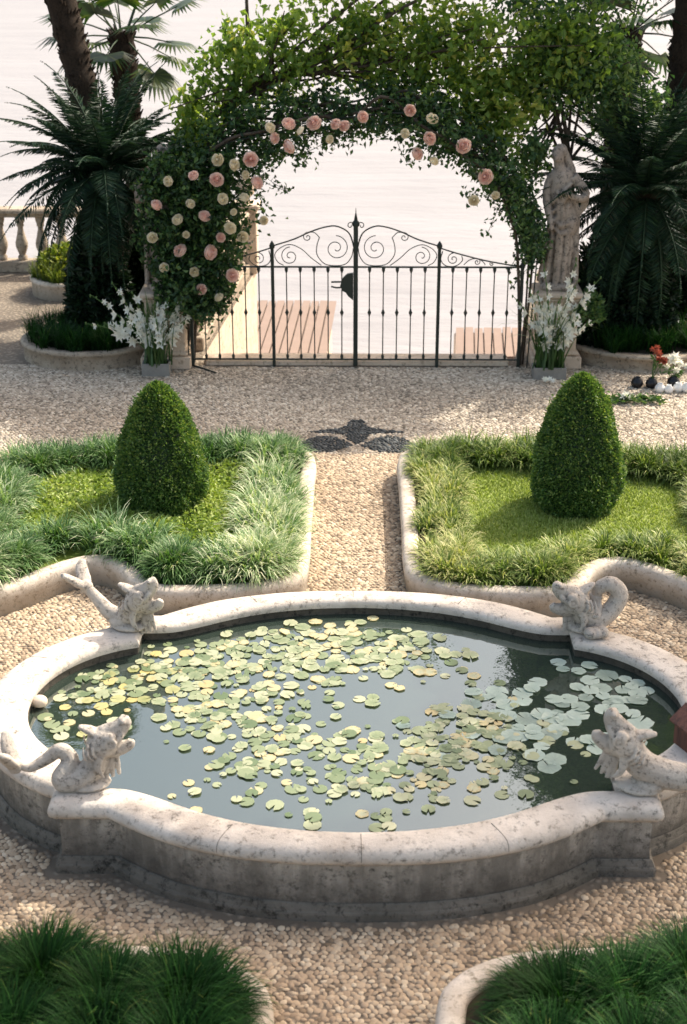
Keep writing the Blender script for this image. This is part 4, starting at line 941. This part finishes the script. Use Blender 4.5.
# ------------------------------------------------------------------ gladioli
def floret(mb,c,d,s):
    d=unit(d); a=unit(np.cross(d,[.3,.1,1.])); b=np.cross(d,a)
    for i in range(6):
        an=i*PI/3+R.random()*.3; e=a*math.cos(an)+b*math.sin(an); sd=np.cross(d,e)
        V=[c,c+d*s*.45+e*s*.32+sd*s*.24,c+d*s*.62+e*s*.85,c+d*s*.45+e*s*.32-sd*s*.24]
        mb.add(np.array(V),[(0,1,2),(0,2,3)],0,np.clip(R.normal(.65,.25),0,1),smooth=True)
def gladioli(loc,label,boxs,stems,nleaf,lbl):
    t=thing('gladiolus_arrangement',label,'flowers',loc,0,'white gladiolus arrangements at the gate')
    mb=MB(); bx,by,bz=boxs
    for s in (-1,1):
        box(mb,(0,s*(by/2-.01),bz/2),(bx,.02,bz),0,.004); box(mb,(s*(bx/2-.01),0,bz/2),(.02,by-.044,bz),0,.004)
    box(mb,(0,0,.012),(bx-.045,by-.045,.02),0,.004); box(mb,(0,0,bz*.8),(bx-.045,by-.045,.02),1,.004); mb.build('planter_box',[M['greywood'],M['soil']],t)
    for (az,ln,L,nf) in stems:
        H=np.array([math.cos(az),math.sin(az)*.6,0]); k=np.linspace(0,1,14); an=ln*1.2*(.55+.6*k); ds=L/13
        P=np.array([R.normal(0,.05),R.normal(0,.03),bz])+np.cumsum(H*(np.sin(an)*ds)[:,None]+np.array([0,0,1.])*(np.cos(an)*ds)[:,None],0)
        mb=MB(); tube(mb,P,np.linspace(.009,.004,14),6)
        for j in range(4):      # tip buds
            p=P[-1-j]; ell(mb,p+R.normal(0,.008,3),(.011,.011,.022),var=.9,seg=6,rings=4)
        st=mb.build('flower_stem',M['stem'],t); mb=MB()
        nf=max(4,int(nf*.7))
        for j in range(nf):
            f=.34+.56*(j+R.uniform(.2,.8))/nf; p=P[min(13,int(f*13))]+(P[min(13,int(f*13)+1)]-P[min(13,int(f*13))])*((f*13)%1)
            d=np.array([R.normal(0,.8),-.6+R.normal(0,.4),R.normal(.15,.3)])+H*.25; floret(mb,p,d,.104*R.uniform(.75,1.15)*(1.15-.55*j/nf))
            if R.random()<.2: floret(mb,p+R.normal(0,.01,3),np.array([R.normal(0,.8),R.normal(-.2,.6),.2]),.095*(1.15-.5*j/nf))
        mb.build('blossoms',M['petalw'],st)
    mb=MB(); n=nleaf; az=R.random(n)*6.28; blades(mb,np.c_[R.normal(0,.07,(n,2)),np.full(n,bz*.9)],az,R.uniform(.4,1.0,n),.026,R.uniform(.1,1.05,n),0,np.clip(R.normal(.45,.25,n),0,1),droop=.8)
    mb.build('leaves',M['gladleaf'],t); return t
gladioli((-2.47,8.80,0),'white gladioli fanning from a grey box at the left pedestal',(.34,.22,.16),
    [(PI,1.05,.95,7),(PI*.97,.72,1.05,8),(PI*.9,.45,1.0,8),(PI*1.1,.28,.85,8),(-1.2,.22,.72,8),(-.7,.3,.8,8),(-.2,.5,.85,8),(0.1,.75,.8,7),(.3,.35,.9,8),(-1.6,.5,.62,7),(-2.3,.55,.7,8),(-.5,.65,.62,6),(PI*.95,.9,.75,7),(.0,.2,.75,7)],110,'')
gladioli((2.35,8.72,0),'taller white gladioli with long arching leaves in front of the draped statue',(.40,.24,.15),
    [(0.15,.50,1.15,9),(.1,.15,1.25,10),(PI,.12,1.2,9),(PI*.9,.35,1.0,9),(-1.2,.3,.85,9),(-.4,.8,.85,10),(.2,.32,1.05,9),(-2.0,.3,.8,9),(PI,.55,.95,7),(-1.6,.45,.65,8),(-.2,.45,.9,8),(PI*1.1,.25,.9,8),(.4,.6,.7,7),(-.9,.5,.7,8),(.05,.3,.7,8)],150,'')
t=[o for o in bpy.data.objects if o.name.startswith('gladiolus_arrangement')][-1]
mb=MB()
for az,ln,L in ((PI*1.02,1.0,1.05),(PI*.97,.85,.95),(PI*1.0,1.15,.85),(.05,.75,1.0),(-.1,.9,.9)):
    blades(mb,np.array([[0,0,.14]]),np.array([az]),L,.030,ln,0,np.array([.8]),droop=.9,seg=7)
mb.build('arching_leaves',M['gladleaf'],t)

# ------------------------------------------------------------------ loose vases and flowers at the right
def vase(loc,label,mat,r,h,group,flower=None,col='petalw'):
    t=thing('vase',label,'vase',loc,0,group); mb=MB()
    lathe(mb,[(r*.5,0),(r*.85,h*.15),(r,h*.42),(r*.86,h*.72),(r*.5,h*.9),(r*.55,h),(r*.42,h),(r*.40,h*.85)],seg=20); mb.build('body',M[mat],t)
    if flower:
        mb=MB(); fl=MB()
        for (dx,dz,s) in flower:
            p=np.array([dx,R.normal(0,.02),dz]); tube(mb,cr([(0,0,h*.8),(dx*.4,0,dz*.6),p],5),.005,5); leaves(mb,np.repeat(p[None]*.75,4,0),R.normal(size=(4,3)),.09,.03,0,.5)
            for q in range(4): floret(fl,p+R.normal(0,.012,3),np.array([R.normal(0,.5),-1,R.normal(.3,.5)]),s)
        mb.build('stems',M['gladleaf'],t); fl.build('blossoms',M[col],t)
D='black round vases on the ground at right'; Wt='white round vases on the ground at right'
vase((3.36,8.32,0),'leftmost black round vase on the ground right of the topiary tip','darkglass',.075,.13,D)
vase((3.53,8.30,0),'black round vase holding a red flower spike beside white globes','darkglass',.075,.13,D,[(.02,.42,.06),(.07,.36,.06),(.0,.50,.05),(.12,.33,.05)],'petalr')
vase((3.80,8.34,0),'black vase behind white globes holding a pale star shaped lily','darkglass',.08,.14,D,[(-.02,.36,.085),(.06,.29,.06),(-.10,.27,.05),(.02,.22,.05)])
vase((4.02,8.20,0),'rightmost black round vase at the edge of the photo','darkglass',.075,.12,D,[(.0,.48,.07),(.06,.36,.07),(-.1,.3,.05)])
vase((3.60,8.14,0),'leftmost white globe vase beside the black vases','white',.062,.11,Wt)
vase((3.70,8.11,0),'second white globe vase from the left beside the black vases','white',.055,.10,Wt)
vase((3.82,8.16,0),'white globe vase third from the left under the pale lily','white',.062,.11,Wt)
vase((3.91,8.15,0),'rightmost white globe vase near the edge of the photo','white',.060,.11,Wt)
t=thing('cut_foliage','cut green stems with a white bloom lying on the pebbles behind the right topiary','cut flowers',(3.2,7.72,.02))
mb=MB(); n=170; P=np.stack([R.uniform(-.3,.32,n),R.normal(0,.06,n),R.uniform(.01,.06,n)],1); leaves(mb,P,np.c_[R.normal(0,1,n),R.normal(0,.6,n),R.normal(.1,.2,n)],R.uniform(.06,.12,n),R.uniform(.025,.04,n))
for k in range(8): tube(mb,[(R.uniform(-.3,0),R.normal(0,.05),.02),(R.uniform(0,.32),R.normal(0,.05),.03)],.005,5,var=.4)
mb.build('leaves',M['gladleaf'],t)
mb=MB()
for q in range(6): floret(mb,np.array([-.07,0,.05])+R.normal(0,.012,3),np.array([R.normal(0,.5),-.5,.8]),.07)
mb.build('blossom',M['petalw'],t)
t=thing('fallen_blossoms','small white blossoms fallen on the pebbles beside the right gladiolus box','cut flowers',(2.32,8.45,.02)); mb=MB()
for q in range(7): floret(mb,np.array([R.normal(0,.07),R.normal(0,.03),.02]),np.array([R.normal(0,.5),-.5,.8]),.05)
mb.build('petals',M['petalw'],t)
